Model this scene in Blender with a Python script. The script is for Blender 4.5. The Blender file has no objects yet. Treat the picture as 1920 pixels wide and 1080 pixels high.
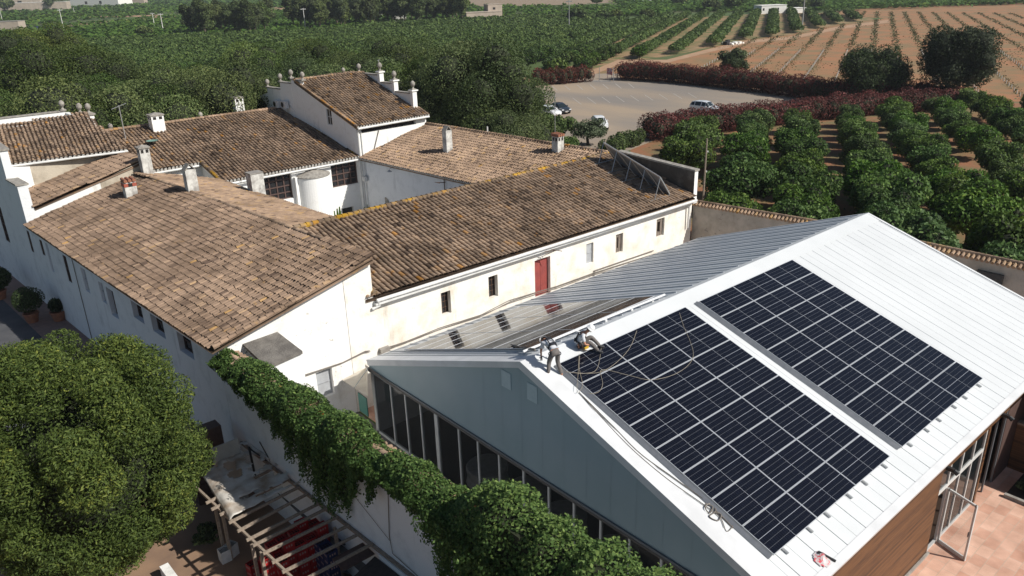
import bpy, bmesh, math, random
import numpy as np
from mathutils import Vector, Matrix
random.seed(7); RS = np.random.RandomState(7)
S = bpy.context.scene; col = S.collection

# ------------------------------------------------------------ camera
FOC, PITCH, ROLL, YAW = 1464.49, .3796, .0301, .866
CAM = np.array([-22.9315, -16.1646, 18.6024])
def _rot(p, r, yaw):
    f = np.array([math.cos(p)*math.cos(yaw), math.cos(p)*math.sin(yaw), -math.sin(p)])
    rt = np.array([math.sin(yaw), -math.cos(yaw), 0]); dn = np.cross(f, rt)
    c, s = math.cos(r), math.sin(r)
    return np.array([c*rt+s*dn, -s*rt+c*dn, f])
RM = _rot(PITCH, ROLL, YAW)
cd = bpy.data.cameras.new('camera'); co = bpy.data.objects.new('camera', cd); col.objects.link(co)
cd.sensor_width = 36; cd.lens = FOC/1920*36; cd.clip_end = 6000; cd.clip_start = .5
mw = Matrix.Identity(4)
for i in range(3):
    mw[i][0] = RM[0][i]; mw[i][1] = -RM[1][i]; mw[i][2] = -RM[2][i]; mw[i][3] = CAM[i]
co.matrix_world = mw; S.camera = co
# ------------------------------------------------------------ sky, sun, exposure
SUN = Vector((.335, -.69, .64)).normalized()
w = bpy.data.worlds.new("World"); S.world = w; w.use_nodes = True
nt = w.node_tree; sk = nt.nodes.new('ShaderNodeTexSky'); sk.sky_type = 'NISHITA'; sk.sun_disc = False
sk.sun_elevation = math.asin(SUN.z); sk.sun_rotation = math.atan2(SUN.x, SUN.y)
nt.links.new(sk.outputs[0], nt.nodes['Background'].inputs[0]); nt.nodes['Background'].inputs[1].default_value = .06
sd = bpy.data.lights.new('sun', 'SUN'); sd.energy = 4.5; sd.angle = math.radians(.5); sd.color = (1, .955, .88)
so = bpy.data.objects.new('sun', sd); col.objects.link(so); so.rotation_euler = (-SUN).to_track_quat('-Z', 'Y').to_euler()
S.view_settings.view_transform = 'Standard'; S.view_settings.look = 'None'; S.view_settings.exposure = .22; S.view_settings.gamma = 1
S.render.resolution_x = 1024; S.render.resolution_y = 576

# ------------------------------------------------------------ pixel -> place helpers (photo pixels on a known plane)
def ray(px, py): return np.array([(px-960)/FOC, (py-540)/FOC, 1.]) @ RM
def G(px, py, h=0.):
    d = ray(px, py); return CAM+d*((h-CAM[2])/d[2])
def on(px, py, p, n):
    d = ray(px, py); n = np.array(n, float); return CAM+d*((n@(np.array(p)-CAM))/(n@d))

# ------------------------------------------------------------ materials
def new_mat(name):
    m = bpy.data.materials.new(name); m.use_nodes = True
    return m, m.node_tree, m.node_tree.nodes['Principled BSDF']
def mat(name, c, rough=.8, c2=None, scale=6., detail=4., bump=0., bscale=30., metal=0., stretch=None, thr=(.35, .65), coat=0., spec=None):
    m, t, b = new_mat(name)
    b.inputs['Roughness'].default_value = rough; b.inputs['Metallic'].default_value = metal
    b.inputs['Base Color'].default_value = (*c, 1); b.inputs['Coat Weight'].default_value = coat
    if spec is not None: b.inputs['Specular IOR Level'].default_value = spec
    tc = t.nodes.new('ShaderNodeTexCoord'); src = tc.outputs['Object']
    if stretch:
        mp = t.nodes.new('ShaderNodeMapping'); mp.inputs['Scale'].default_value = stretch
        t.links.new(src, mp.inputs[0]); src = mp.outputs[0]
    if c2:
        n = t.nodes.new('ShaderNodeTexNoise'); n.inputs['Scale'].default_value = scale; n.inputs['Detail'].default_value = detail
        t.links.new(src, n.inputs['Vector'])
        r = t.nodes.new('ShaderNodeValToRGB'); r.color_ramp.elements[0].position = thr[0]; r.color_ramp.elements[1].position = thr[1]
        r.color_ramp.elements[0].color = (*c, 1); r.color_ramp.elements[1].color = (*c2, 1)
        t.links.new(n.outputs[0], r.inputs[0]); t.links.new(r.outputs[0], b.inputs['Base Color'])
    if bump:
        n = t.nodes.new('ShaderNodeTexNoise'); n.inputs['Scale'].default_value = bscale; n.inputs['Detail'].default_value = 5
        t.links.new(src, n.inputs['Vector'])
        bp = t.nodes.new('ShaderNodeBump'); bp.inputs['Strength'].default_value = bump; bp.inputs['Distance'].default_value = .05
        t.links.new(n.outputs[0], bp.inputs['Height']); t.links.new(bp.outputs[0], b.inputs['Normal'])
    return m
def ramp_node(t, stops):
    r = t.nodes.new('ShaderNodeValToRGB'); e = r.color_ramp.elements
    while len(e) > 1: e.remove(e[-1])
    e[0].position = stops[0][0]; e[0].color = (*stops[0][1], 1)
    for p, c in stops[1:]:
        q = e.new(p); q.color = (*c, 1)
    return r
def tint_mat(name, stops, rough=.85, transl=0., lichen=None, spec=.3, nscale=None, moss=0.):
    """colour comes from the per-face attribute 'tint' (each tile or leaf has its own colour)"""
    m, t, b = new_mat(name); b.inputs['Roughness'].default_value = rough; b.inputs['Specular IOR Level'].default_value = spec
    a = t.nodes.new('ShaderNodeAttribute'); a.attribute_name = 'tint'
    r = ramp_node(t, stops); t.links.new(a.outputs['Fac'], r.inputs[0]); out = r.outputs[0]
    if lichen:
        tc = t.nodes.new('ShaderNodeTexCoord'); n = t.nodes.new('ShaderNodeTexNoise'); n.inputs['Scale'].default_value = lichen[1]; n.inputs['Detail'].default_value = 6
        t.links.new(tc.outputs['Object'], n.inputs['Vector'])
        rr = ramp_node(t, [(lichen[2], (0, 0, 0)), (lichen[3], (1, 1, 1))]); t.links.new(n.outputs[0], rr.inputs[0])
        mx = t.nodes.new('ShaderNodeMix'); mx.data_type = 'RGBA'; t.links.new(rr.outputs[0], mx.inputs['Factor'])
        t.links.new(out, mx.inputs[6]); mx.inputs[7].default_value = (*lichen[0], 1); out = mx.outputs[2]
        n2 = t.nodes.new('ShaderNodeTexNoise'); n2.inputs['Scale'].default_value = .45; n2.inputs['Detail'].default_value = 7; n2.inputs['Roughness'].default_value = .7
        t.links.new(tc.outputs['Object'], n2.inputs['Vector'])
        r2 = ramp_node(t, [(.38, (.62, .6, .58)), (.6, (1.12, 1.1, 1.08))]); t.links.new(n2.outputs[0], r2.inputs[0])
        m2 = t.nodes.new('ShaderNodeMix'); m2.data_type = 'RGBA'; m2.blend_type = 'MULTIPLY'; m2.inputs['Factor'].default_value = 1
        t.links.new(out, m2.inputs[6]); t.links.new(r2.outputs[0], m2.inputs[7]); out = m2.outputs[2]
    if transl:   # every plant a little different in colour
        oi = t.nodes.new('ShaderNodeObjectInfo'); hs = t.nodes.new('ShaderNodeHueSaturation')
        for i_, (lo, hi) in (('Value', (.72, 1.32)), ('Hue', (.485, .512)), ('Saturation', (.82, 1.08))):
            mr = t.nodes.new('ShaderNodeMapRange'); mr.inputs['To Min'].default_value = lo; mr.inputs['To Max'].default_value = hi
            if i_ == 'Value': t.links.new(oi.outputs['Random'], mr.inputs['Value'])
            else:
                wn = t.nodes.new('ShaderNodeTexWhiteNoise'); wn.noise_dimensions = '1D'; ma = t.nodes.new('ShaderNodeMath'); ma.operation = 'ADD'; ma.inputs[1].default_value = .37*len(i_)
                t.links.new(oi.outputs['Random'], ma.inputs[0]); t.links.new(ma.outputs[0], wn.inputs['W']); t.links.new(wn.outputs[0], mr.inputs['Value'])
            t.links.new(mr.outputs[0], hs.inputs[i_])
        t.links.new(out, hs.inputs['Color']); out = hs.outputs[0]
    t.links.new(out, b.inputs['Base Color'])
    if transl:
        tr = t.nodes.new('ShaderNodeBsdfTranslucent'); t.links.new(out, tr.inputs[0])
        ms = t.nodes.new('ShaderNodeMixShader'); ms.inputs[0].default_value = transl
        t.links.new(b.outputs[0], ms.inputs[1]); t.links.new(tr.outputs[0], ms.inputs[2])
        t.links.new(ms.outputs[0], t.nodes['Material Output'].inputs[0])
    return m
def wall_mat(name, c, stain, amt=.62, scale=1.3, peel=None):
    """lime-washed wall: soft stains plus sharper peeled patches"""
    m, t, b = new_mat(name); b.inputs['Roughness'].default_value = .9; b.inputs['Specular IOR Level'].default_value = .2
    tc = t.nodes.new('ShaderNodeTexCoord')
    def layer(prev, sc, p0, p1, colr, st=(1, 1, 1), det=8):
        mp = t.nodes.new('ShaderNodeMapping'); mp.inputs['Scale'].default_value = st; t.links.new(tc.outputs['Object'], mp.inputs[0])
        n = t.nodes.new('ShaderNodeTexNoise'); n.inputs['Scale'].default_value = sc; n.inputs['Detail'].default_value = det; n.inputs['Roughness'].default_value = .65
        t.links.new(mp.outputs[0], n.inputs['Vector'])
        r = ramp_node(t, [(p0, (0, 0, 0)), (p1, (1, 1, 1))]); t.links.new(n.outputs[0], r.inputs[0])
        mx = t.nodes.new('ShaderNodeMix'); mx.data_type = 'RGBA'; t.links.new(r.outputs[0], mx.inputs['Factor'])
        if prev is None: mx.inputs[6].default_value = (*c, 1)
        else: t.links.new(prev, mx.inputs[6])
        mx.inputs[7].default_value = (*colr, 1); return mx.outputs[2]
    o = layer(None, scale, amt-.12, amt+.12, stain)
    o = layer(o, 1.1, .6, .75, tuple(x*.8 for x in stain), (1, 1, .18))
    if peel: o = layer(o, 2.2, peel[0], peel[0]+.02, peel[1])
    t.links.new(o, b.inputs['Base Color'])
    n = t.nodes.new('ShaderNodeTexNoise'); n.inputs['Scale'].default_value = 9; n.inputs['Detail'].default_value = 6
    t.links.new(tc.outputs['Object'], n.inputs['Vector'])
    bp = t.nodes.new('ShaderNodeBump'); bp.inputs['Strength'].default_value = .35; bp.inputs['Distance'].default_value = .04
    t.links.new(n.outputs[0], bp.inputs['Height']); t.links.new(bp.outputs[0], b.inputs['Normal'])
    return m
def glass_mat(name, c=(.02, .025, .028), rough=.04, alpha=.62):
    m, t, b = new_mat(name); b.inputs['Base Color'].default_value = (*c, 1); b.inputs['Roughness'].default_value = rough
    b.inputs['IOR'].default_value = 1.5; b.inputs['Alpha'].default_value = alpha
    return m

M = {}
M['white'] = wall_mat('limewash_white', (.83, .83, .81), (.72, .71, .67), .66)
M['facade'] = wall_mat('limewash_facade', (.76, .78, .80), (.62, .64, .66), .62)
M['cream'] = wall_mat('limewash_cream', (.82, .80, .75), (.68, .62, .52), .575, 1.0, (.67, (.55, .51, .44)))
M['gable'] = wall_mat('limewash_peeling', (.83, .82, .80), (.72, .69, .63), .6, 1.2, (.62, (.52, .50, .46)))
M['beige'] = wall_mat('render_beige', (.52, .46, .37), (.38, .33, .26), .55, 1.2)
M['gardenwall'] = wall_mat('render_old', (.48, .44, .38), (.36, .33, .28), .5, 1.4, (.64, (.25, .23, .21)))
M['darkwall'] = wall_mat('stained_shaded_firewall', (.075, .068, .06), (.15, .14, .125), .6, 1.5)  # stained wall; the shade on its side is put into the colour too
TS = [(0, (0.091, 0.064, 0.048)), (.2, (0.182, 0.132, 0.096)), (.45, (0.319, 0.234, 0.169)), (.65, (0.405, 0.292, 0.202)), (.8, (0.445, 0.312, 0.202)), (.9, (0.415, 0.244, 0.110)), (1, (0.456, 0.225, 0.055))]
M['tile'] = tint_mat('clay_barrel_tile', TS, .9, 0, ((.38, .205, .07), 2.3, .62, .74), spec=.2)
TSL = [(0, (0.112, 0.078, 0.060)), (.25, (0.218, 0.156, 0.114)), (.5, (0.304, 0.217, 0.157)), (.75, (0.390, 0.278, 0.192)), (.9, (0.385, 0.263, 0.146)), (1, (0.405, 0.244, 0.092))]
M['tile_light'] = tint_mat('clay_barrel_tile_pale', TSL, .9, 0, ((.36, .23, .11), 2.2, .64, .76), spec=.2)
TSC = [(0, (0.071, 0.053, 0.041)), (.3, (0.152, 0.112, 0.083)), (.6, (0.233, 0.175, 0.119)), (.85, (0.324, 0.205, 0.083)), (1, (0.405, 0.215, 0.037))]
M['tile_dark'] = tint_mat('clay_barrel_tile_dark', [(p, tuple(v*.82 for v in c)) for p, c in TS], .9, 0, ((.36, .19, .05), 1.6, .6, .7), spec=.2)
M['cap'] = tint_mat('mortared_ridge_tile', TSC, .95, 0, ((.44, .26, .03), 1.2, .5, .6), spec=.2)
M['stone'] = mat('weathered_stone', (.36, .34, .30), .9, (.22, .2, .18), 5)
M['mortar'] = mat('lime_mortar', (.62, .6, .56), .9, (.45, .42, .38), 4)
M['gutter'] = mat('white_gutter', (.72, .72, .70), .5, (.6, .6, .58), 2)
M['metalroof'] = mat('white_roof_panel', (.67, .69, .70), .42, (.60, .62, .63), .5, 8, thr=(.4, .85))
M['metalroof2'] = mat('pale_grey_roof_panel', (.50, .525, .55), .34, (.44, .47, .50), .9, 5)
M['roofgap'] = mat('dark_joint', (.10, .11, .12), .7)
M['fascia'] = mat('white_fascia', (.70, .71, .72), .5, (.60, .61, .62), 1.2, 6)
M['panelwall'] = mat('blue_grey_cladding', (.245, .345, .385), .38, (.275, .37, .41), .8, 4)
M['patch'] = mat('pale_patch', (.40, .50, .54), .5, (.45, .55, .58), 8)
M['frame'] = mat('white_aluminium', (.62, .63, .62), .4, (.55, .56, .55), 3)
M['framedark'] = mat('dark_aluminium', (.14, .15, .16), .4)
M['glass'] = glass_mat('window_glass')
M['glass2'] = glass_mat('clear_glass', (.2, .22, .22), .02, .22)
M['paneblack'] = mat('dark_pane', (.018, .018, .02), .12, (.03, .03, .032), 3)
M['shutter'] = mat('weathered_shutter', (.15, .12, .10), .8, (.22, .18, .15), 8, 4, stretch=(1, 1, .2))
M['greyshutter'] = mat('grey_blocked_opening', (.40, .42, .44), .85, (.34, .35, .37), 4)
M['brownframe'] = mat('brown_timber_frame', (.07, .042, .036), .6, (.10, .06, .05), 9)
M['red'] = mat('red_painted_door', (.30, .06, .05), .7, (.24, .05, .045), 3)
M['concrete'] = mat('concrete', (.34, .32, .29), .9, (.24, .22, .2), 2.5, 6, .4, 12)
M['chim'] = wall_mat('chimney_render', (.66, .65, .61), (.30, .28, .26), .53, 2.2)
M['chimdark'] = mat('soot', (.02, .018, .017), .9)
M['brick'] = mat('red_brick', (.42, .10, .06), .9, (.30, .09, .06), 12)
M['iron'] = mat('rusty_iron', (.09, .06, .05), .7, (.14, .08, .05), 10, metal=.3)
M['steel'] = mat('galvanised_steel', (.42, .43, .44), .38, (.5, .5, .5), 5, metal=.7)
M['cable'] = mat('grey_cable', (.16, .14, .12), .6)
M['rope'] = mat('beige_rope', (.34, .30, .24), .8)
def wood_mat(name, a, b_, step, axis):
    m, t, b = new_mat(name); b.inputs['Roughness'].default_value = .55
    tc = t.nodes.new('ShaderNodeTexCoord'); sp = t.nodes.new('ShaderNodeSeparateXYZ'); t.links.new(tc.outputs['Object'], sp.inputs[0])
    mu = t.nodes.new('ShaderNodeMath'); mu.operation = 'DIVIDE'; mu.inputs[1].default_value = step; t.links.new(sp.outputs[axis], mu.inputs[0])
    fl = t.nodes.new('ShaderNodeMath'); fl.operation = 'FLOOR'; t.links.new(mu.outputs[0], fl.inputs[0])
    fr = t.nodes.new('ShaderNodeMath'); fr.operation = 'FRACT'; t.links.new(mu.outputs[0], fr.inputs[0])
    wn = t.nodes.new('ShaderNodeTexWhiteNoise'); wn.noise_dimensions = '1D'; t.links.new(fl.outputs[0], wn.inputs['W'])
    mp = t.nodes.new('ShaderNodeMapping'); mp.inputs['Scale'].default_value = (.5, .5, 9); t.links.new(tc.outputs['Object'], mp.inputs[0])
    n = t.nodes.new('ShaderNodeTexNoise'); n.inputs['Scale'].default_value = 2.2; n.inputs['Detail'].default_value = 7; t.links.new(mp.outputs[0], n.inputs['Vector'])
    ad = t.nodes.new('ShaderNodeMath'); ad.operation = 'MULTIPLY_ADD'; ad.inputs[1].default_value = .35; t.links.new(wn.outputs[0], ad.inputs[0]); t.links.new(n.outputs[0], ad.inputs[2])
    r = ramp_node(t, [(.42, a), (.75, b_)]); t.links.new(ad.outputs[0], r.inputs[0])
    lt = t.nodes.new('ShaderNodeMath'); lt.operation = 'GREATER_THAN'; lt.inputs[1].default_value = .09; t.links.new(fr.outputs[0], lt.inputs[0])
    mx = t.nodes.new('ShaderNodeMix'); mx.data_type = 'RGBA'; t.links.new(lt.outputs[0], mx.inputs['Factor']); mx.inputs[6].default_value = (.02, .01, .006, 1); t.links.new(r.outputs[0], mx.inputs[7])
    t.links.new(mx.outputs[2], b.inputs['Base Color']); return m
M['wood'] = wood_mat('varnished_timber_cladding', (.05, .022, .011), (.145, .066, .026), .1, 2)
M['beam'] = mat('weathered_beam', (.34, .28, .22), .85, (.22, .17, .13), 5, 5, stretch=(3, 3, 3))
M['cells'] = None
def cells_mat():
    m, t, b = new_mat('solar_cells'); b.inputs['Roughness'].default_value = .07; b.inputs['IOR'].default_value = 1.45
    b.inputs['Specular IOR Level'].default_value = .5
    tc = t.nodes.new('ShaderNodeTexCoord'); br = t.nodes.new('ShaderNodeTexBrick')
    br.offset = 0; br.inputs['Scale'].default_value = 1; br.inputs['Brick Width'].default_value = .0865; br.inputs['Row Height'].default_value = .1675
    br.inputs['Mortar Size'].default_value = .0022; br.inputs['Color1'].default_value = (.0035, .004, .008, 1); br.inputs['Color2'].default_value = (.005, .006, .0115, 1)
    br.inputs['Mortar'].default_value = (.035, .038, .05, 1)
    t.links.new(tc.outputs['Object'], br.inputs['Vector']); t.links.new(br.outputs[0], b.inputs['Base Color'])
    n = t.nodes.new('ShaderNodeTexNoise'); n.inputs['Scale'].default_value = 1.5
    t.links.new(tc.outputs['Object'], n.inputs['Vector'])
    return m
M['cells'] = cells_mat()
M['cellline'] = mat('cell_ribbon', (.38, .40, .44), .4)
M['cellfaint'] = mat('thin_ribbon', (.14, .145, .16), .4)
M['panelframe'] = mat('silver_panel_frame', (.52, .54, .57), .35, metal=.2)
M['soil'] = mat('red_soil', (.33, .155, .07), .95, (.22, .15, .07), .16, 9, .6, 2, thr=(.4, .62))
M['orchardsoil'] = mat('orchard_soil', (.27, .115, .055), .95, (.15, .13, .055), .35, 9, .6, 3)
M['plain'] = mat('farmland', (.065, .105, .026), .95, (.13, .12, .05), .025, 10, thr=(.45, .7))
M['asphalt'] = mat('dusty_asphalt', (.22, .195, .17), .95, (.34, .265, .19), .11, 10, .3, 4, stretch=(1, .35, 1))
M['track'] = mat('dirt_track', (.42, .27, .17), .95, (.36, .22, .13), .4)
M['path'] = mat('pinkish_path_paving', (.26, .17, .14), .9, (.2, .14, .12), 3)
M['road'] = mat('dark_asphalt', (.06, .062, .07), .9, (.09, .09, .095), .8)
M['yardfloor'] = mat('brown_concrete_floor', (.30, .19, .12), .9, (.20, .13, .09), .7)
M['floor'] = mat('hall_floor', (.12, .08, .06), .5)
def patio_mat():
    m, t, b = new_mat('terracotta_paving'); b.inputs['Roughness'].default_value = .8
    tc = t.nodes.new('ShaderNodeTexCoord'); br = t.nodes.new('ShaderNodeTexBrick'); br.offset = .5
    br.inputs['Scale'].default_value = 1; br.inputs['Brick Width'].default_value = .62; br.inputs['Row Height'].default_value = .42; br.inputs['Mortar Size'].default_value = .012
    br.inputs['Color1'].default_value = (.56, .31, .22, 1); br.inputs['Color2'].default_value = (.70, .45, .34, 1); br.inputs['Mortar'].default_value = (.55, .40, .31, 1)
    br.inputs['Bias'].default_value = 0
    t.links.new(tc.outputs['Object'], br.inputs['Vector'])
    n = t.nodes.new('ShaderNodeTexNoise'); n.inputs['Scale'].default_value = 1.1; n.inputs['Detail'].default_value = 6; t.links.new(tc.outputs['Object'], n.inputs['Vector'])
    r = ramp_node(t, [(.35, (.78, .74, .72)), (.65, (1.1, 1.1, 1.1))]); t.links.new(n.outputs[0], r.inputs[0])
    mx = t.nodes.new('ShaderNodeMix'); mx.data_type = 'RGBA'; mx.blend_type = 'MULTIPLY'; mx.inputs['Factor'].default_value = 1
    t.links.new(br.outputs[0], mx.inputs[6]); t.links.new(r.outputs[0], mx.inputs[7]); t.links.new(mx.outputs[2], b.inputs['Base Color']); return m
M['patio'] = patio_mat()
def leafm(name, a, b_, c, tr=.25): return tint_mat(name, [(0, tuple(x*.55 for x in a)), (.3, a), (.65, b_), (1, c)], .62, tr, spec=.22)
M['leaf_near'] = leafm('glossy_broadleaf', (.052, .08, .022), (.10, .135, .038), (.20, .22, .052))
M['leaf_forest'] = leafm('dark_broadleaf', (.05, .08, .023), (.10, .142, .04), (.18, .22, .065))
M['leaf_forest2'] = leafm('mid_broadleaf', (.058, .092, .025), (.112, .155, .042), (.20, .235, .07))
M['leaf_dark'] = leafm('holm_leaf', (.034, .056, .022), (.066, .098, .036), (.12, .155, .06))
M['leaf_citrus'] = leafm('citrus_leaf', (.05, .10, .018), (.10, .175, .032), (.20, .28, .055))
M['leaf_grove'] = leafm('grove_leaf', (.042, .082, .014), (.075, .13, .02), (.13, .18, .032))
M['leaf_vine'] = leafm('creeper_leaf', (.055, .125, .016), (.12, .225, .033), (.25, .37, .06), .28)
M['leaf_hedge'] = leafm('photinia_leaf', (.085, .03, .02), (.19, .036, .03), (.32, .055, .045))
M['leaf_olive'] = leafm('olive_leaf', (.09, .12, .065), (.15, .185, .11), (.22, .25, .17))
M['leaf_pine'] = leafm('pine_needles', (.07, .10, .032), (.12, .16, .05), (.19, .225, .07))
M['weed'] = leafm('weeds', (.10, .10, .04), (.13, .15, .05), (.18, .19, .08))
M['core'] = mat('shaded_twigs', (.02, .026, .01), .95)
M['bark'] = mat('bark', (.12, .09, .065), .9, (.07, .055, .04), 8, 5, .5, 12)
M['terracotta'] = mat('terracotta_pot', (.36, .15, .08), .8, (.26, .11, .07), 5)
M['tarp'] = mat('dirty_tarpaulin', (.60, .57, .52), .6, (.30, .22, .15), 1.3, 7, .5, 4, thr=(.42, .68))
M['crate'] = mat('red_plastic_crate', (.42, .02, .02), .5, (.30, .015, .015), 3)
M['cratedark'] = mat('crate_inside', (.03, .015, .015), .8)
M['cratewhite'] = mat('crate_print', (.36, .25, .23), .6)
M['blue'] = mat('blue_plastic_crate', (.02, .03, .11), .6, (.012, .02, .07), 3)
M['cartonwhite'] = mat('white_tub', (.62, .62, .6), .6, (.5, .5, .48), 5)
M['yellow'] = mat('yellow_plastic', (.55, .35, .03), .5)
M['blackpl'] = mat('black_plastic', (.02, .02, .022), .5)
M['teal'] = mat('teal_board', (.03, .16, .13), .5)
M['awning'] = mat('cream_awning', (.62, .58, .50), .8, (.55, .5, .42), 2)
M['carwhite'] = mat('white_car_paint', (.78, .79, .80), .25, coat=.6)
M['carsilver'] = mat('silver_car_paint', (.74, .76, .78), .28, metal=.1, coat=.6)
M['carblack'] = mat('black_car_paint', (.02, .025, .03), .2, coat=.8)
M['carglass'] = mat('car_glass', (.02, .03, .035), .06)
M['tyre'] = mat('tyre', (.02, .02, .02), .8)
M['rim'] = mat('alloy_rim', (.45, .46, .47), .35, metal=.6)
M['lamp'] = mat('headlamp', (.75, .78, .8), .15)
M['skin'] = mat('skin', (.38, .19, .12), .6)
M['skinb'] = mat('skin_tanned', (.46, .22, .14), .6)
M['shirt'] = mat('grey_white_tee', (.62, .64, .68), .9, (.52, .54, .58), 6)
M['trousers'] = mat('grey_work_trousers', (.16, .145, .14), .9, (.12, .11, .105), 8)
M['harness'] = mat('black_harness', (.02, .022, .03), .7)
M['helmet'] = mat('white_helmet', (.82, .83, .84), .35)
M['boot'] = mat('dark_boots', (.04, .04, .045), .7)
M['farwhite'] = mat('far_white_wall', (.75, .74, .70), .9)
M['fartan'] = mat('far_tan_wall', (.44, .37, .30), .9, (.36, .3, .25), .4)
M['farroof'] = mat('far_roof', (.34, .16, .11), .9)
M['antenna'] = mat('aluminium_tube', (.42, .42, .42), .4, metal=.5)
M['greenglass'] = mat('green_dish', (.16, .27, .23), .4)
M['collector'] = mat('collector_back', (.20, .22, .24), .5, (.26, .28, .3), 4)
M['bag'] = mat('clear_plastic_bag', (.55, .5, .5), .3, (.62, .10, .12), 9, 3, thr=(.5, .56))
M['stripe'] = mat('worn_white_paint', (.40, .37, .33), .9)
M['signred'] = mat('red_sign', (.55, .05, .05), .6, (.6, .55, .55), 6, 2, thr=(.48, .52))

# ------------------------------------------------------------ object helpers
def tag(o, label=None, cat=None, group=None, kind=None):
    if label: o['label'] = label
    if cat: o['category'] = cat
    if group: o['group'] = group
    if kind: o['kind'] = kind
    return o
def empty(name, loc=(0, 0, 0), rz=0, **k):
    o = bpy.data.objects.new(name, None); col.objects.link(o); o.location = loc; o.rotation_euler = (0, 0, rz); o.empty_display_size = .3
    return tag(o, **k)
class MB:
    def __init__(s): s.v = []; s.f = []; s.mi = []; s.t = []
    def add(s, vs, fs, mi=0, t=.5):
        b = len(s.v); s.v += [tuple(map(float, v)) for v in vs]
        for f in fs: s.f.append(tuple(b+i for i in f)); s.mi.append(mi); s.t.append(t)
        return s
    def box(s, a, b, mi=0, t=.5):
        x0, y0, z0 = a; x1, y1, z1 = b
        return s.add([(x0, y0, z0), (x1, y0, z0), (x1, y1, z0), (x0, y1, z0), (x0, y0, z1), (x1, y0, z1), (x1, y1, z1), (x0, y1, z1)],
                     [(0, 3, 2, 1), (4, 5, 6, 7), (0, 1, 5, 4), (1, 2, 6, 5), (2, 3, 7, 6), (3, 0, 4, 7)], mi, t)
    def bar(s, p, q, w, h, mi=0, t=.5, up=(0, 0, 1)):
        p = Vector(p); q = Vector(q); d = (q-p).normalized(); u = Vector(up)
        sd = d.cross(u)
        if sd.length < 1e-4: sd = Vector((1, 0, 0))
        sd.normalize(); uu = sd.cross(d)
        vs = [p+sd*a*w/2+uu*b*h/2 for a, b in ((-1, -1), (1, -1), (1, 1), (-1, 1))]+[q+sd*a*w/2+uu*b*h/2 for a, b in ((-1, -1), (1, -1), (1, 1), (-1, 1))]
        return s.add(vs, [(0, 1, 2, 3), (7, 6, 5, 4), (0, 4, 5, 1), (1, 5, 6, 2), (2, 6, 7, 3), (3, 7, 4, 0)], mi, t)
    def tube(s, pts, r, n=6, mi=0, t=.5):
        pts = [Vector(p) for p in pts]; rs = r if isinstance(r, (list, tuple)) else [r]*len(pts); rings = []
        ref = Vector((.13, .21, .97))
        for i, p in enumerate(pts):
            d = (pts[min(i+1, len(pts)-1)]-pts[max(i-1, 0)]).normalized(); a = d.cross(ref)
            if a.length < 1e-3: a = d.cross(Vector((1, 0, 0)))
            a.normalize(); b = d.cross(a); rings.append([p+(a*math.cos(k*2*math.pi/n)+b*math.sin(k*2*math.pi/n))*rs[i] for k in range(n)])
        vs = [v for rg in rings for v in rg]; fs = []
        for i in range(len(pts)-1):
            for k in range(n): fs.append((i*n+k, i*n+(k+1) % n, (i+1)*n+(k+1) % n, (i+1)*n+k))
        fs += [tuple(range(n)), tuple(range((len(pts)-1)*n, len(pts)*n))[::-1]]
        return s.add(vs, fs, mi, t)
    def lathe(s, c, prof, n=12, mi=0, t=.5, a0=0, a1=2*math.pi):
        c = Vector(c); full = abs(a1-a0-2*math.pi) < 1e-4; m = n if full else n+1; vs = []
        for r, z in prof:
            for k in range(m):
                a = a0+(a1-a0)*k/n; vs.append(c+Vector((r*math.cos(a), r*math.sin(a), z)))
        fs = []
        for i in range(len(prof)-1):
            for k in range(n):
                k2 = (k+1) % m; fs.append((i*m+k, i*m+k2, (i+1)*m+k2, (i+1)*m+k))
        return s.add(vs, fs, mi, t)
    def prism(s, poly, d, mi=0, t=.5):
        """extrude polygon (3-D points) by vector d"""
        n = len(poly); p = [Vector(v) for v in poly]; d = Vector(d)
        return s.add(p+[v+d for v in p], [tuple(range(n)), tuple(range(2*n-1, n-1, -1))]+[(i, i+n, (i+1) % n+n, (i+1) % n) for i in range(n)], mi, t)
    def build(s, name, m, parent=None, smooth=False, tint=False):
        me = bpy.data.meshes.new(name); me.from_pydata(s.v, [], s.f)
        ms = m if isinstance(m, (list, tuple)) else [m]
        for x in ms: me.materials.append(x)
        if len(ms) > 1: me.polygons.foreach_set('material_index', s.mi)
        if tint:
            a = me.attributes.new('tint', 'FLOAT', 'FACE'); a.data.foreach_set('value', s.t)
        bm = bmesh.new(); bm.from_mesh(me); bmesh.ops.recalc_face_normals(bm, faces=bm.faces); bm.to_mesh(me); bm.free()
        if smooth: me.polygons.foreach_set('use_smooth', [True]*len(me.polygons))
        me.update()
        return link(name, me, parent)
def link(name, me, parent=None):
    o = bpy.data.objects.new(name, me); col.objects.link(o)
    if parent is not None: o.parent = parent
    return o
def quadmesh(name, V, F, T, mats, mi=None):
    """fast mesh: V (n,3), F (m,k) faces all of k corners, T (m,) tint"""
    me = bpy.data.meshes.new(name); k = F.shape[1]
    me.vertices.add(len(V)); me.vertices.foreach_set('co', V.astype(np.float32).ravel())
    me.loops.add(F.size); me.loops.foreach_set('vertex_index', F.astype(np.int32).ravel())
    me.polygons.add(len(F)); me.polygons.foreach_set('loop_start', np.arange(0, F.size, k, dtype=np.int32))
    me.polygons.foreach_set('loop_total', np.full(len(F), k, dtype=np.int32))
    for m in mats: me.materials.append(m)
    if mi is not None: me.polygons.foreach_set('material_index', mi.astype(np.int32))
    a = me.attributes.new('tint', 'FLOAT', 'FACE'); a.data.foreach_set('value', T.astype(np.float32))
    me.update(calc_edges=True); return me
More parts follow.
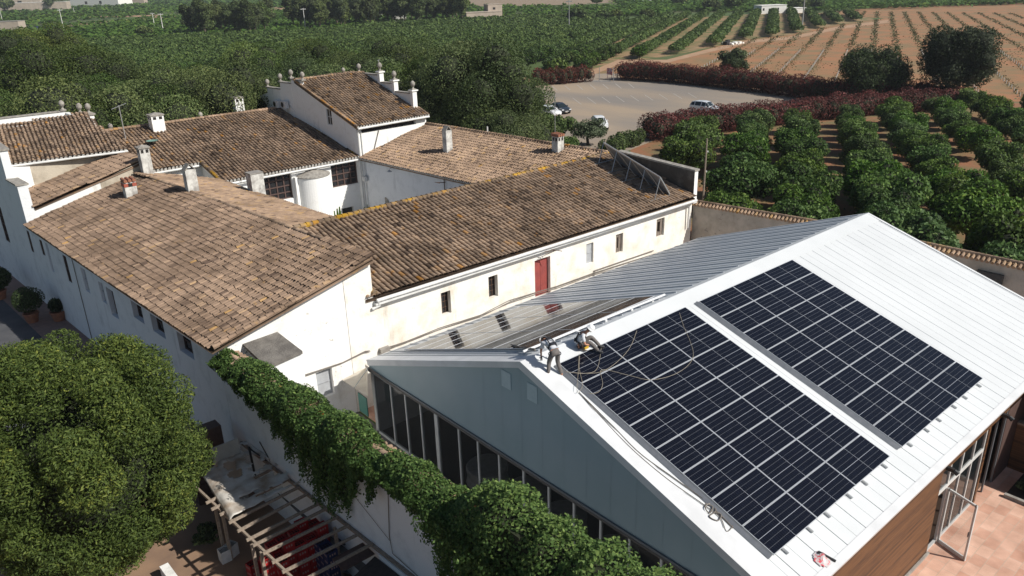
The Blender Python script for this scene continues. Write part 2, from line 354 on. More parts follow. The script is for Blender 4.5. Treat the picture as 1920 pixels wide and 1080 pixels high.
def copy_tree(o, parent=None):
    c = o.copy(); col.objects.link(c); c.parent = parent
    for ch in list(o.children): copy_tree(ch, c)
    return c

# ------------------------------------------------------------ leaves
def leaf_quads(P, Nrm, size, tint, rs, aspect=.55, jitter=.8):
    """one kite-shaped leaf (or spray of leaves) per point, facing roughly along Nrm"""
    n = len(P); N = Nrm+rs.normal(0, jitter, (n, 3)); N /= np.linalg.norm(N, axis=1)[:, None]+1e-9
    A = np.cross(N, rs.normal(0, 1, (n, 3))); A /= np.linalg.norm(A, axis=1)[:, None]+1e-9
    B = np.cross(N, A); s = (size*rs.uniform(.6, 1.35, n))[:, None]
    V = np.stack([P-A*s, P+B*s*aspect-A*s*.1, P+A*s, P-B*s*aspect-A*s*.1], 1).reshape(-1, 3)
    return V, np.arange(4*n).reshape(-1, 4), tint
def crown_points(rs, lobes, per, fill=.35):
    """lobes: list of (cx,cy,cz,rx,ry,rz); points in a shell of each lobe"""
    P = []; N = []; T = []
    tot = sum(l[3]*l[4]+l[4]*l[5]+l[3]*l[5] for l in lobes)
    for l in lobes:
        n = max(6, int(per*(l[3]*l[4]+l[4]*l[5]+l[3]*l[5])/tot)); d = rs.normal(0, 1, (n, 3)); d /= np.linalg.norm(d, axis=1)[:, None]
        rad = 1-np.abs(rs.normal(0, fill*.5, n)); rad = np.clip(rad, .25, 1.12)
        c = np.array(l[:3]); r = np.array(l[3:6])
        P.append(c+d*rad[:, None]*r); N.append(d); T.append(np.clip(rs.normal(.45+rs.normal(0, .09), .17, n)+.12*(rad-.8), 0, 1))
    return np.concatenate(P), np.concatenate(N), np.concatenate(T)
def make_lobes(rs, R, H, nl, squash=.8, lr=(.3, .5), low=.1):
    L = [(0, 0, H*.55, R*.72, R*.72, H*.36)]
    for i in range(nl):
        a = rs.uniform(0, 2*math.pi); e = rs.uniform(-.35, 1); r = rs.uniform(.5, .82)*R; ce = math.sqrt(max(0, 1-e*e*.75))
        q = rs.uniform(*lr)*R
        L.append((r*ce*math.cos(a), r*ce*math.sin(a), H*.52+e*H*.36, q, q, q*squash))
    return L
def crown_mesh(name, m, rs, lobes, n, size, aspect=.55, jitter=.8, core=True, fill=.35):
    P, N, T = crown_points(rs, lobes, n, fill)
    V, F, T = leaf_quads(P, N, size, T, rs, aspect, jitter); mi = np.zeros(len(F), int)
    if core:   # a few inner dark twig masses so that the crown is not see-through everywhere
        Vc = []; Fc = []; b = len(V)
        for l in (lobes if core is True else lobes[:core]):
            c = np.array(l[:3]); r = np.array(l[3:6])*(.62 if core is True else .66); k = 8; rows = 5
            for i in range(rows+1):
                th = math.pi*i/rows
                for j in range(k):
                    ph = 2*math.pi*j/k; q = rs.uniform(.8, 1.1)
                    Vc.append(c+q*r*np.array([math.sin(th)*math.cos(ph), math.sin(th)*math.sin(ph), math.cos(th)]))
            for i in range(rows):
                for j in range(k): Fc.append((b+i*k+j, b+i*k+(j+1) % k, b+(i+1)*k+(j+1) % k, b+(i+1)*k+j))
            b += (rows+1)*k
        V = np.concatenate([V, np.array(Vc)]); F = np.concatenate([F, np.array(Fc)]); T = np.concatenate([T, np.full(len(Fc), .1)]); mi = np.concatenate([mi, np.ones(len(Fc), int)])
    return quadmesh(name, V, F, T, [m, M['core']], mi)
def trunk_mesh(name, rs, H, R, r0, nb=5, forks=.35):
    b = MB(); b.tube([(0, 0, -.1), (.05*H*rs.uniform(-1, 1), .03*H, H*forks*.5), (0, 0, H*forks)], [r0*1.25, r0, r0*.85], 8)
    for i in range(nb):
        a = 2*math.pi*i/nb+rs.uniform(-.4, .4); q = rs.uniform(.45, .75)*R
        b.tube([(0, 0, H*forks*.9), (q*.45*math.cos(a), q*.45*math.sin(a), H*(forks+.12)), (q*math.cos(a), q*math.sin(a), H*(forks+.32))], [r0*.6, r0*.38, r0*.12], 6)
    o = b.build(name, M['bark']); return o
def tree_proto(name, label, cat, group, crownm, H, R, nleaf, size, seed, nl=14, trunk_r=.16, squash=.8, forks=.35, **k):
    rs = np.random.RandomState(seed); t = empty(name, label=label, cat=cat, group=group)
    me = crown_mesh('crown', crownm, rs, make_lobes(rs, R, H, nl, squash), nleaf, size, **k); link('crown', me, t)
    tr = trunk_mesh('trunk', rs, H, R, trunk_r, forks=forks); tr.parent = t
    return t
PROTO_USED = {}
ORD = ['', 'first', 'second', 'third', 'fourth', 'fifth', 'sixth', 'seventh', 'eighth', 'ninth', 'tenth', 'eleventh', 'twelfth', 'thirteenth', 'fourteenth', 'fifteenth', 'sixteenth', 'seventeenth', 'eighteenth', 'nineteenth', 'twentieth']
TENS = ['', '', 'twenty', 'thirty', 'forty', 'fifty', 'sixty', 'seventy', 'eighty', 'ninety']
def nth(n): return ORD[n] if n <= 20 else (TENS[n//10 % 10]+('-'+ORD[n % 10] if n % 10 else 'th').replace('yth', 'ieth') if n % 10 else TENS[n//10 % 10][:-1]+'ieth')
def place(proto, x, y, z=0, rz=0, s=1., sz=None, label=None):
    if proto.name not in PROTO_USED: PROTO_USED[proto.name] = 1; o = proto
    else: o = copy_tree(proto)
    o.location = (x, y, z); o.rotation_euler = (0, 0, rz); o.scale = (s, s, sz or s)
    if label: o['label'] = label
    return o

# ------------------------------------------------------------ roofs
def tile_roof(name, A, B, C, D, m, parent, sp=.235, cl=.36, r=.088, seed=1, ridge=True, bias=0., wob=.012, mort=False):
    """barrel-tile roof over quad A-B (eave) and D-C (ridge)"""
    rs = np.random.RandomState(seed); A, B, C, D = [Vector(p) for p in (A, B, C, D)]
    u = (B-A).normalized(); n = u.cross(D-A).normalized(); n = n if n.z > 0 else -n; v = n.cross(u)
    if v.dot(D-A) < 0: v = -v
    q2 = [((p-A).dot(u), (p-A).dot(v)) for p in (A, B, C, D)]
    def inside(x, y):
        for i in range(4):
            x0, y0 = q2[i]; x1, y1 = q2[(i+1) % 4]
            if (x1-x0)*(y-y0)-(y1-y0)*(x-x0) < -.02: return False
        return True
    L = max(p[0] for p in q2); l0 = min(p[0] for p in q2); Hh = max(p[1] for p in q2)
    sag = lambda x, y: .022*math.sin(x*.9+seed)*math.sin(y*1.1+seed*.7)+.02*math.sin(x*.37+y*.6)
    V = []; F = []; T = []; A_ = np.array(A); u_ = np.array(u); v_ = np.array(v); n_ = np.array(n)
    nc = int((L-l0)/sp); nr = int(Hh/cl)+1; ang = [math.radians(a) for a in (0, 40, 90, 140, 180)]
    for i in range(nc+1):
        cx0 = l0+sp*.5+i*sp; ct = rs.normal(0, .035); cj = rs.uniform(-.022, .022)
        for j in range(nr):
            y0 = j*cl-.05+rs.uniform(-.02, .02)+(cj if j else 0)
            if not inside(cx0, max(.02, min(Hh-.02, (j+.5)*cl))): continue
            cx = cx0+rs.normal(0, wob); tt = float(np.clip(rs.normal(.47+bias+ct, .11), 0, 1))
            if rs.rand() < .03: tt = rs.uniform(.75, 1)
            if rs.rand() < .05: tt = rs.uniform(0, .2)
            sg = n_*sag(cx0, y0); b = len(V); y1 = y0+cl*1.2; sk_ = rs.normal(0, .008); lift = .028+rs.uniform(0, .012)
            for yy, rr, zz, dx in ((y0, r*1.05, lift, sk_), (y1, r*.85, 0, -sk_)):
                for a in ang: V.append(A_+u_*(cx+dx+rr*math.cos(a))+v_*yy+n_*(.02+zz+rr*.92*math.sin(a))+sg)
            for k in range(4): F.append((b+k, b+k+1, b+6+k, b+5+k)); T.append(tt)
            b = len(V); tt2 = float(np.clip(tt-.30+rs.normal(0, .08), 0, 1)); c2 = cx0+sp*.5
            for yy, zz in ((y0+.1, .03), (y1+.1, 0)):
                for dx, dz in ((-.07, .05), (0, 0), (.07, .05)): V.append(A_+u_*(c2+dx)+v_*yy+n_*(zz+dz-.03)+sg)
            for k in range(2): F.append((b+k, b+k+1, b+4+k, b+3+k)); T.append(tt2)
    # bed under the tiles
    b = len(V); off = -.09
    for p in (A, B, C, D): V.append(np.array(p)+n_*off)
    F.append((b, b+1, b+2, b+3)); T.append(.05)
    for p in (A, B, C, D): V.append(np.array(p)+n_*(off-.12))
    for i in range(4): F.append((b+i, b+(i+1) % 4, b+4+(i+1) % 4, b+4+i)); T.append(.3)
    F.append((b+7, b+6, b+5, b+4)); T.append(.3)
    me = quadmesh(name, np.array(V), np.array(F), np.array(T), [m]); o = link(name, me, parent)
    if mort:   # whitewashed mortar plugs in the tile ends along the eave
        b = MB()
        for i in range(nc+1):
            cx = l0+sp*.5+i*sp; c = A+u*cx-v*.075+n*.035
            if cx > (B-A).length-.02 or cx < .02: continue
            b.add([c+u*(r*.98*math.cos(a))+n*(r*.9*math.sin(a)) for a in ang], [(0, 1, 2, 3, 4)]); b.add([c-u*.1-n*.02, c+u*.1-n*.02, c+u*.1-n*.1, c-u*.1-n*.1], [(0, 1, 2, 3)])
        b.build('eave_mortar', M['mortar'], o)
    return o
def cap_row(name, p, q, parent, r=.13, step=.34, seed=3, m=None, z=.06, bias=.2, lab=None):
    rs = np.random.RandomState(seed); p = Vector(p); q = Vector(q); L = (q-p).length; d = (q-p)/L; sd = d.cross(Vector((0, 0, 1))).normalized(); up = sd.cross(d)
    b = MB(); k = int(L/step)
    for i in range(k+1):
        a = p+d*(i*step); c = p+d*min(L, i*step+step*1.15); t = float(np.clip(rs.normal(.5+bias, .2), 0, 1)); vs = []
        for pt, rr, zz in ((a, r*1.06, .03), (c, r*.92, 0)):
            for an in (-10, 30, 60, 90, 120, 150, 190):
                an = math.radians(an); vs.append(pt+sd*rr*math.cos(an)+up*(rr*.8*math.sin(an)+z+zz)+sd*rs.normal(0, .003))
        b.add(vs, [(j, j+1, j+8, j+7) for j in range(6)]+[tuple(range(7))], 0, t)
    b.bar(p+Vector((0, 0, z-.02)), q+Vector((0, 0, z-.02)), r*1.7, .1, 0, .3)
    o = b.build(name, m or M['cap'], parent, tint=True)
    if lab: o['label'] = lab
    return o
def holed_wall(b, p0, p1, z0, z1, holes, depth=.28, inward=None, mi=0, brk=()):
    """vertical wall sheet p0->p1 (xy) with rectangular recesses; holes = (s0,s1,za,zb) along the wall; z1 may be a function of s"""
    p0 = Vector((p0[0], p0[1], 0)); p1 = Vector((p1[0], p1[1], 0)); L = (p1-p0).length; d = (p1-p0)/L; n = Vector(inward).normalized()
    top = z1 if callable(z1) else (lambda s: z1)
    zmx = max([h[3] for h in holes]+[z0+.01])
    ss = sorted(set([0, L]+list(brk)+[x for h in holes for x in h[:2]])); zs = sorted(set([z0, zmx]+[x for h in holes for x in h[2:4]]))
    P = lambda s, z, k=0: p0+d*s+n*k+Vector((0, 0, z))
    for i in range(len(ss)-1):
        a, c = ss[i], ss[i+1]
        for j in range(len(zs)-1):
            e, f = zs[j], zs[j+1]
            if any(h[0]-1e-5 <= a and c <= h[1]+1e-5 and h[2]-1e-5 <= e and f <= h[3]+1e-5 for h in holes): continue
            if e >= top(a) and e >= top(c): continue
            b.add([P(a, min(e, top(a))), P(c, min(e, top(c))), P(c, min(f, top(c))), P(a, min(f, top(a)))], [(0, 1, 2, 3)], mi)
        if max(top(a), top(c)) > zmx: b.add([P(a, min(zmx, top(a))), P(c, min(zmx, top(c))), P(c, top(c)), P(a, top(a))], [(0, 1, 2, 3)], mi)
    for h in holes:
        a, c, e, f = h; q = [P(a, e), P(c, e), P(c, f), P(a, f)]; r = [P(a, e, depth), P(c, e, depth), P(c, f, depth), P(a, f, depth)]
        for k in range(4): b.add([q[k], q[(k+1) % 4], r[(k+1) % 4], r[k]], [(0, 1, 2, 3)], mi)
    return lambda s, z, k=depth: P(s, z, k)
def window(parent, P, h, depth, kind='dark', frame=None, name='window', nx=2, ny=3, fw=.05, lab=None):
    """P(s,z,k): frame bars with panes behind them at the back of a recess"""
    a, c, e, f = h; b = MB(); k = depth-.04
    fr = frame or M['shutter']
    if kind == 'blank':
        b.add([P(a, e, depth-.01), P(c, e, depth-.01), P(c, f, depth-.01), P(a, f, depth-.01)], [(0, 1, 2, 3)])
        b.bar(P(a+.04, (e+f)/2, k), P(c-.04, (e+f)/2, k), .03, .03)
        o = b.build(name, M['greyshutter'], parent)
    else:
        for i in range(nx+1):
            s = a+(c-a)*i/nx; s = min(max(s, a+fw/2), c-fw/2); b.bar(P(s, e, k), P(s, f, k), fw, fw, up=(0, 1, 0))
        for i in range(ny+1):
            z = e+(f-e)*i/ny; z = min(max(z, e+fw/2), f-fw/2); b.bar(P(a, z, k+.005), P(c, z, k+.005), fw*.95, fw*.95)
        o = b.build(name, fr, parent)
        g = MB(); g.add([P(a, e, depth-.012), P(c, e, depth-.012), P(c, f, depth-.012), P(a, f, depth-.012)], [(0, 1, 2, 3)]); g.build('pane', M['paneblack'], o)
    if lab: o['label'] = lab
    return o

# ============================================================ SETTING: ground
SK = .072
def fx(y): return -15.54+SK*(37.7-y)
def sheet(name, poly, z, m, kind='structure'):
    b = MB(); b.add([(p[0], p[1], z) for p in poly], [tuple(range(len(poly)))]); o = b.build(name, m); 
    if o.data.polygons[0].normal.z < 0: o.data.flip_normals()
    return tag(o, kind=kind)
b = MB(); X0, X1, Y0, Y1 = -60, -12.9, -40, 16.5; BIG = 4200
b.add([(-BIG, Y1, 0), (BIG, Y1, 0), (BIG, BIG, 0), (-BIG, BIG, 0)], [(0, 1, 2, 3)])
b.add([(-BIG, -900, 0), (BIG, -900, 0), (BIG, Y0, 0), (-BIG, Y0, 0)], [(0, 1, 2, 3)])
b.add([(-BIG, Y0, 0), (X0, Y0, 0), (X0, Y1, 0), (-BIG, Y1, 0)], [(0, 1, 2, 3)])
b.add([(X1, Y0, 0), (BIG, Y0, 0), (BIG, Y1, 0), (X1, Y1, 0)], [(0, 1, 2, 3)])
for p, q in (((X0, Y1), (X1, Y1)), ((X0, Y0), (X1, Y0)), ((X0, Y0), (X0, Y1)), ((X1, Y0), (X1, Y1))):
    b.add([(*p, 0), (*q, 0), (*q, -1.1), (*p, -1.1)], [(0, 1, 2, 3)])
tag(b.build('ground', M['plain']), kind='structure')
sheet('lower_yard', [(X0, Y0), (X1, Y0), (X1, Y1), (X0, Y1)], -1.1, M['yardfloor'])
sheet('courtyard_paving', [(-3, 19.7), (9.7, 19.7), (8.3, 39.2), (-4.5, 39.2)], .008, M['concrete'])
sheet('passage_floor', [(-12.8, -30), (-8.0, -30), (-8.0, 12.8), (-13.6, 12.8)], .012, mat('passage_concrete', (.16, .155, .15), .9, (.11, .105, .10), 1.2))
sheet('terracotta_patio', [(-7.9, -30), (17.9, -30), (17.9, 12.8), (-7.9, 12.8)], .006, M['patio'])
sheet('path_by_facade', [(-16.0, 16.6), (fx(16.6), 16.6), (fx(60), 60), (-18.7, 60)], .008, M['path'])
sheet('access_road', [(-15.9, 16.6), (-18.6, 60), (-30, 60), (-30, 16.6)], .006, M['road'])
lot = [G(x, y)[:2] for x, y in ((1085, 275), (930, 200), (1000, 150), (1100, 142), (1112, 138), (1160, 138), (1165, 148), (1300, 155), (1520, 178), (1760, 190), (1560, 212), (1400, 232), (1240, 258), (1160, 290))]
sheet('parking_lot', lot, .012, M['asphalt'])
sheet('orchard_soil', [G(x, y)[:2] for x, y in ((1190, 300), (1170, 258), (1290, 238), (1500, 205), (1700, 190), (1850, 178), (2300, 190), (2600, 420), (2200, 560))]+[(18.2, -14), (18.2, 12), (17.8, 20)], .004, M['orchardsoil'])
red = [G(x, y)[:2] for x, y in ((1108, 142), (1160, 118), (1250, 112), (1400, 72), (1480, 66), (1560, 48), (1660, 34), (1500, 28), (1700, 8), (1930, -4), (2300, -8), (2300, 190), (1760, 190), (1300, 160), (1160, 150))]
sheet('red_field', red, .008, M['soil'])
trk = [(1085, 142), (1160, 112), (1250, 112), (1330, 92), (1400, 76), (1480, 69), (1570, 50), (1665, 37)]
a = [G(*p)[:2] for p in trk]; c = [G(p[0]+4, p[1]+5+max(0, (1260-p[0])*.02))[:2] for p in trk]
for i in range(len(a)-1): sheet('dirt_track', [a[i], a[i+1], c[i+1], c[i]], .02+.001*i, M['track'])
for i, pp in enumerate([[(120, 47), (330, 28), (520, 14), (700, 12), (700, 15), (520, 19), (330, 33), (120, 50)], [(0, 36), (300, 31), (340, 27), (300, 28), (0, 33)], [(1000, 148), (880, 122), (875, 125), (990, 156)]]):
    sheet('dirt_track', [G(*p)[:2] for p in pp], .03+.004*i, M['track'])
sheet('grove_soil', [G(x, y)[:2] for x, y in ((1095, 142), (1160, 117), (1250, 106), (1330, 90), (1400, 74), (1480, 66), (1560, 48), (1640, 36), (1600, 28), (1500, 24), (1420, 26), (1260, 36), (1150, 80), (1060, 130))], .016, mat('tan_grove_soil', (.30, .19, .10), .95, (.12, .13, .045), .2, 8, thr=(.42, .6)))
tanf = [G(x, y)[:2] for x, y in ((868, 0), (880, 12), (960, 11), (1100, 8), (1160, 4), (1150, -3), (860, -6))]
sheet('ploughed_field', tanf, .02, mat('pale_ploughed_soil', (.30, .22, .15), .95, (.22, .17, .11), .3))
# worn parking lines
for k in range(9):
    p = G(1090+k*27, 196-k*1.5); q = G(1074+k*27, 184-k*1.2); d = (q-p)/np.linalg.norm(q-p); s = np.array([-d[1], d[0], 0])*.06
    sheet('parking_line', [(p+s)[:2], (q+s)[:2], (q-s)[:2], (p-s)[:2]], .022, M['stripe'])
for k in range(7):
    p = G(1045+k*24, 170-k*.8); q = G(1034+k*24, 161-k*.8); d = (q-p)/np.linalg.norm(q-p); s = np.array([-d[1], d[0], 0])*.07
    sheet('parking_line', [(p+s)[:2], (q+s)[:2], (q-s)[:2], (p-s)[:2]], .022, M['stripe'])

# ============================================================ EVENT HALL
HX0, HX1, RY, RZ = -8.31, 14.88, .72, 7.13
TR, TL = .326, .359; YR, YL = -9.2, 10.75; ZR = RZ-TR*(RY-YR); ZL = RZ-TL*(YL-RY)
hall = empty('event_hall', (0, 0, 0), label='long modern hall with white metal gable roof and blue grey gable end', cat='building')
def rs_pt(x, y, k=0):   # right slope
    n = Vector((0, -TR, 1)).normalized(); return Vector((x, y, RZ-TR*(RY-y)))+n*k
def ls_pt(x, y, k=0):
    n = Vector((0, TL, 1)).normalized(); return Vector((x, y, RZ-TL*(y-RY)))+n*k
def slope_roof(name, f, ya, yb, m, seam0, rib):
    b = MB(); x = seam0
    while x > HX0+.3: x -= 1.04
    edges = []
    while x < HX1:
        a = max(x, HX0+.55); c = min(x+1.04, HX1-.1)
        if c-a > .1:
            mid = (a+c)/2
            for p, q in ((a+.013, mid-.005), (mid+.005, c-.013)):
                b.add([f(p, ya), f(q, ya), f(q, yb), f(p, yb), f(p, ya, -.03), f(q, ya, -.03), f(q, yb, -.03), f(p, yb, -.03)], [(0, 1, 2, 3), (0, 3, 7, 4), (1, 5, 6, 2), (0, 4, 5, 1), (3, 2, 6, 7)])
            if rib:
                for (q0, h, wd) in ((a, rib, .028), (mid, rib*.45, .012)):
                    b.add([f(q0-wd, ya), f(q0+wd, ya), f(q0+wd, yb), f(q0-wd, yb), f(q0-wd*.4, ya, h), f(q0+wd*.4, ya, h), f(q0+wd*.4, yb, h), f(q0-wd*.4, yb, h)], [(4, 5, 6, 7), (0, 4, 7, 3), (1, 2, 6, 5), (0, 1, 5, 4)])
        x += 1.04
    b.add([f(HX0+.05, ya, -.028), f(HX1-.05, ya, -.028), f(HX1-.05, yb, -.028), f(HX0+.05, yb, -.028)], [(0, 1, 2, 3)], 1)
    b.add([f(HX0+.05, ya, -.2), f(HX1-.05, ya, -.2), f(HX1-.05, yb, -.2), f(HX0+.05, yb, -.2)], [(0, 1, 2, 3)], 0)
    return b.build(name, [m, M['roofgap']], hall)
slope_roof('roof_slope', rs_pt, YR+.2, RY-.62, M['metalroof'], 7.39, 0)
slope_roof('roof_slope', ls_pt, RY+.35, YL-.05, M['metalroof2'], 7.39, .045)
b = MB()   # ridge cap, both sides, then rake trims
b.add([rs_pt(HX0, RY-.66, .012), rs_pt(HX1, RY-.66, .012), rs_pt(HX1, RY, .03), rs_pt(HX0, RY, .03)], [(0, 1, 2, 3)])
b.add([ls_pt(HX0, RY+.4, .012), ls_pt(HX1, RY+.4, .012), rs_pt(HX1, RY, .03), rs_pt(HX0, RY, .03)], [(0, 1, 2, 3)])
b.build('ridge_cap', M['metalroof'], hall)
for x0, x1 in ((HX0-.03, HX0+.56), (HX1-.12, HX1+.03)):
    b = MB()
    b.add([rs_pt(x0, YR, .02), rs_pt(x1, YR, .02), rs_pt(x1, RY, .034), rs_pt(x0, RY, .034), rs_pt(x0, YR, -.24), rs_pt(x1, YR, -.24), rs_pt(x1, RY, -.24), rs_pt(x0, RY, -.24)], [(0, 1, 2, 3), (4, 5, 6, 7), (0, 3, 7, 4), (1, 5, 6, 2)])
    b.add([ls_pt(x0, YL, .02), ls_pt(x1, YL, .02), rs_pt(x1, RY, .034), rs_pt(x0, RY, .034), ls_pt(x0, YL, -.24), ls_pt(x1, YL, -.24), rs_pt(x1, RY, -.24), rs_pt(x0, RY, -.24)], [(0, 1, 2, 3), (4, 5, 6, 7), (0, 3, 7, 4), (1, 5, 6, 2)])
    b.build('rake_trim', M['fascia'], hall)
b = MB()
b.add([rs_pt(HX0, YR, .015), rs_pt(HX1, YR, .015), rs_pt(HX1, YR+.24, .015), rs_pt(HX0, YR+.24, .015), rs_pt(HX0, YR, -.18), rs_pt(HX1, YR, -.18), rs_pt(HX1, YR+.22, -.24), rs_pt(HX0, YR+.22, -.24)], [(0, 1, 2, 3), (0, 4, 5, 1), (4, 7, 6, 5), (0, 3, 7, 4), (1, 5, 6, 2)])
b.build('eave_gutter', M['fascia'], hall); b = MB()
b.add([ls_pt(HX0, YL, .015), ls_pt(HX1, YL, .015), ls_pt(HX1, YL-.2, .015), ls_pt(HX0, YL-.2, .015), ls_pt(HX0, YL, -.2), ls_pt(HX1, YL, -.2), ls_pt(HX1, YL-.2, -.24), ls_pt(HX0, YL-.2, -.24)], [(0, 1, 2, 3), (0, 4, 5, 1), (4, 7, 6, 5), (0, 3, 7, 4), (1, 5, 6, 2)])
b.build('eave_gutter', M['fascia'], hall)
# gable cladding with vertical joints, set 5 cm behind the trim
ZG = 3.17; b = MB(); ys = np.linspace(YR+.05, YL-.05, 21)
for i in range(20):
    a_, c_ = ys[i]+.004, ys[i+1]-.004
    def tp(y): return (RZ-TR*(RY-y) if y < RY else RZ-TL*(y-RY))-.2
    pl_ = [(HX0+.04, a_, ZG), (HX0+.04, c_, ZG)]+[(HX0+.04, c_, tp(c_))]+([(HX0+.04, RY, tp(RY))] if a_ < RY < c_ else [])+[(HX0+.04, a_, tp(a_))]
    b.add(pl_, [tuple(range(len(pl_)))])
b.add([(HX0+.055, YR+.05, ZG), (HX0+.055, YL-.05, ZG), (HX0+.055, YL-.05, tp(YL)), (HX0+.055, RY, tp(RY)), (HX0+.055, YR+.05, tp(YR))], [(0, 1, 2, 3, 4)])
b.build('gable_cladding', M['panelwall'], hall)
b = MB(); b.box((HX0-.02, YR+.1, ZG-.16), (HX0+.12, YL-.02, ZG+.01)); b.build('sill_gutter', M['framedark'], hall)
for (px, py) in ((949, 712), (998, 737)):
    p = on(px, py, (HX0+.03, 0, 0), (1, 0, 0)); b = MB(); b.box((HX0+.02, p[1]-.24, p[2]-.31), (HX0+.036, p[1]+.24, p[2]+.31)); o = b.build('patch', M['patch'], hall)
b = MB()
for i in range(3):
    pts = [(HX0-.03, 10.9, 3.15+.05*i), (HX0-.02, 8, 3.02+.03*i), (HX0-.03, 4, 3.05+.02*i), (HX0-.02, 0, 3.03+.03*i), (HX0-.03, -9, 3.04+.02*i)]
    b.tube(pts, .014, 5)
b.build('wall_cable', M['cable'], hall)
# front glazing
my = [10.55, 9.13, 8.04, 6.96, 5.9, 4.45, 3.3, 2.1, .8, -.45, -1.62, -2.78, -3.95, -5.15, -6.3, -7.5, -8.95]
g = MB(); g.add([(HX0+.09, YR+.2, 0), (HX0+.09, 10.6, 0), (HX0+.09, 10.6, ZG-.1), (HX0+.09, YR+.2, ZG-.1)], [(0, 1, 2, 3)])
for i, y in enumerate(my):
    wd = .2 if i in (0, 4) else .07; f = MB(); f.box((HX0+.05, y-wd/2, 0), (HX0+.15, y+wd/2, ZG-.12)); f.build('window_post', M['frame'], hall)
b = MB(); b.box((HX0+.05, YR+.1, 0), (HX0+.16, 10.6, .12)); b.build('window_sill', M['frame'], hall)
g.build('front_glazing', M['glass'], hall)
# dining chairs and tables seen through the glass
# right side: timber wall, shop front
b = MB(); b.box((HX0+.05, YR+.2, 0), (1.25, YR+.34, 3.6)); b.build('timber_wall', M['wood'], hall)
b = MB(); b.box((HX0, YR+.12, -.02), (1.3, YR+.19, .1)); b.build('wall_kerb', M['concrete'], hall)
b = MB(); b.box((1.25, YR+.22, 3.22), (HX1, YR+.36, 3.7)); b.box((5.22, YR+.2, 0), (5.38, YR+.36, 3.22)); b.build('timber_header', M['wood'], hall)
sf = MB()
for x in (1.33, 2.1, 3.13, 4.16, 5.16): sf.box((x-.035, YR+.24, 0), (x+.035, YR+.31, 3.22))
sf.box((1.3, YR+.235, 2.3), (5.19, YR+.315, 2.42)); sf.box((1.3, YR+.235, 0), (5.19, YR+.315, .1)); sf.build('shopfront_frame', M['frame'], hall)
g = MB(); g.add([(2.1, YR+.275, 0), (5.19, YR+.275, 0), (5.19, YR+.275, 3.2), (2.1, YR+.275, 3.2)], [(0, 1, 2, 3)])
g.add([(1.3, YR+.275, 2.4), (2.1, YR+.275, 2.4), (2.1, YR+.275, 3.2), (1.3, YR+.275, 3.2)], [(0, 1, 2, 3)]); g.build('shopfront_glass', M['glass'], hall)
b = MB()
for x in (6.2, 7.1): b.box((x-.04, YR+.24, 0), (x+.04, YR+.3, 3.2))
b.build('folding_door_frame', M['framedark'], hall)
b = MB(); b.box((7.15, YR+.22, 0), (HX1-.05, YR+.36, 3.3)); b.build('side_wall', M['brownframe'], hall)
b = MB()
for x in (1.5, 6.3): b.box((x-.06, YR-.02, 3.3), (x+.06, YR+.2, 3.42)); b.tube([(x, YR-.03, 3.36), (x, YR-.16, 3.28)], [.07, .09], 8)
b.build('flood_light', M['blackpl'], hall)
# open glass door, hinged at (2.1, YR+.24)
dr = empty('open_glass_door', (2.13, YR+.18, 0), math.radians(-108), label=None); dr.parent = hall; dr.name = 'door'
b = MB(); W_ = 1.02
for q in ((0, .035), (W_, .035)): b.box((q[0]-.035, -.025, .03), (q[0]+.035, .025, 2.25))
b.box((0, -.025, .03), (W_, .025, .16)); b.box((0, -.025, 2.17), (W_, .025, 2.25)); b.build('door_frame', M['frame'], dr)
b = MB(); b.add([(.03, 0, .1), (W_-.03, 0, .1), (W_-.03, 0, 2.2), (.03, 0, 2.2)], [(0, 1, 2, 3)]); b.build('pane', M['glass2'], dr)
b = MB(); b.bar((W_-.03, -.06, 1.0), (W_-.03, -.06, 1.18), .025, .025); b.bar((W_-.03, -.06, 1.1), (W_-.03, 0, 1.1), .02, .02); b.build('handle', M['framedark'], dr)
# inside: floor, back walls
b = MB(); b.add([(HX0+.1, YR+.4, .02), (HX1-.1, YR+.4, .02), (HX1-.1, YL-.1, .02), (HX0+.1, YL-.1, .02)], [(0, 1, 2, 3)]); b.build('floor', M['floor'], hall)
b = MB(); b.box((HX1-.15, YR+.3, 0), (HX1-.03, YL-.1, 3.4)); b.box((HX0+.2, YL-.25, 0), (HX1-.1, YL-.12, 3.45))
b.add([(HX1-.06, YR+.2, 3.3), (HX1-.06, YL-.1, 3.3), (HX1-.06, RY, RZ-.2)], [(0, 1, 2)]); b.build('rear_wall', M['fascia'], hall)
def table(x, y, label):
    t = empty('dining_table', (x, y, .02), label=label, cat='table', group='cloth covered tables behind the hall glazing')
    b = MB(); b.lathe((0, 0, 0), [(0, .75), (.8, .75), (.84, .7), (.8, .35), (.86, .05)], 20); b.build('tablecloth', M['cartonwhite'], t)
for i, (x, y) in enumerate([(-7, 4.4), (-6.8, 2.2), (-6.9, .2), (-7, -2.3)]): table(x, y, ['nearest', 'second', 'third', 'fourth'][i]+' white clothed table from the door behind the hall front glazing')

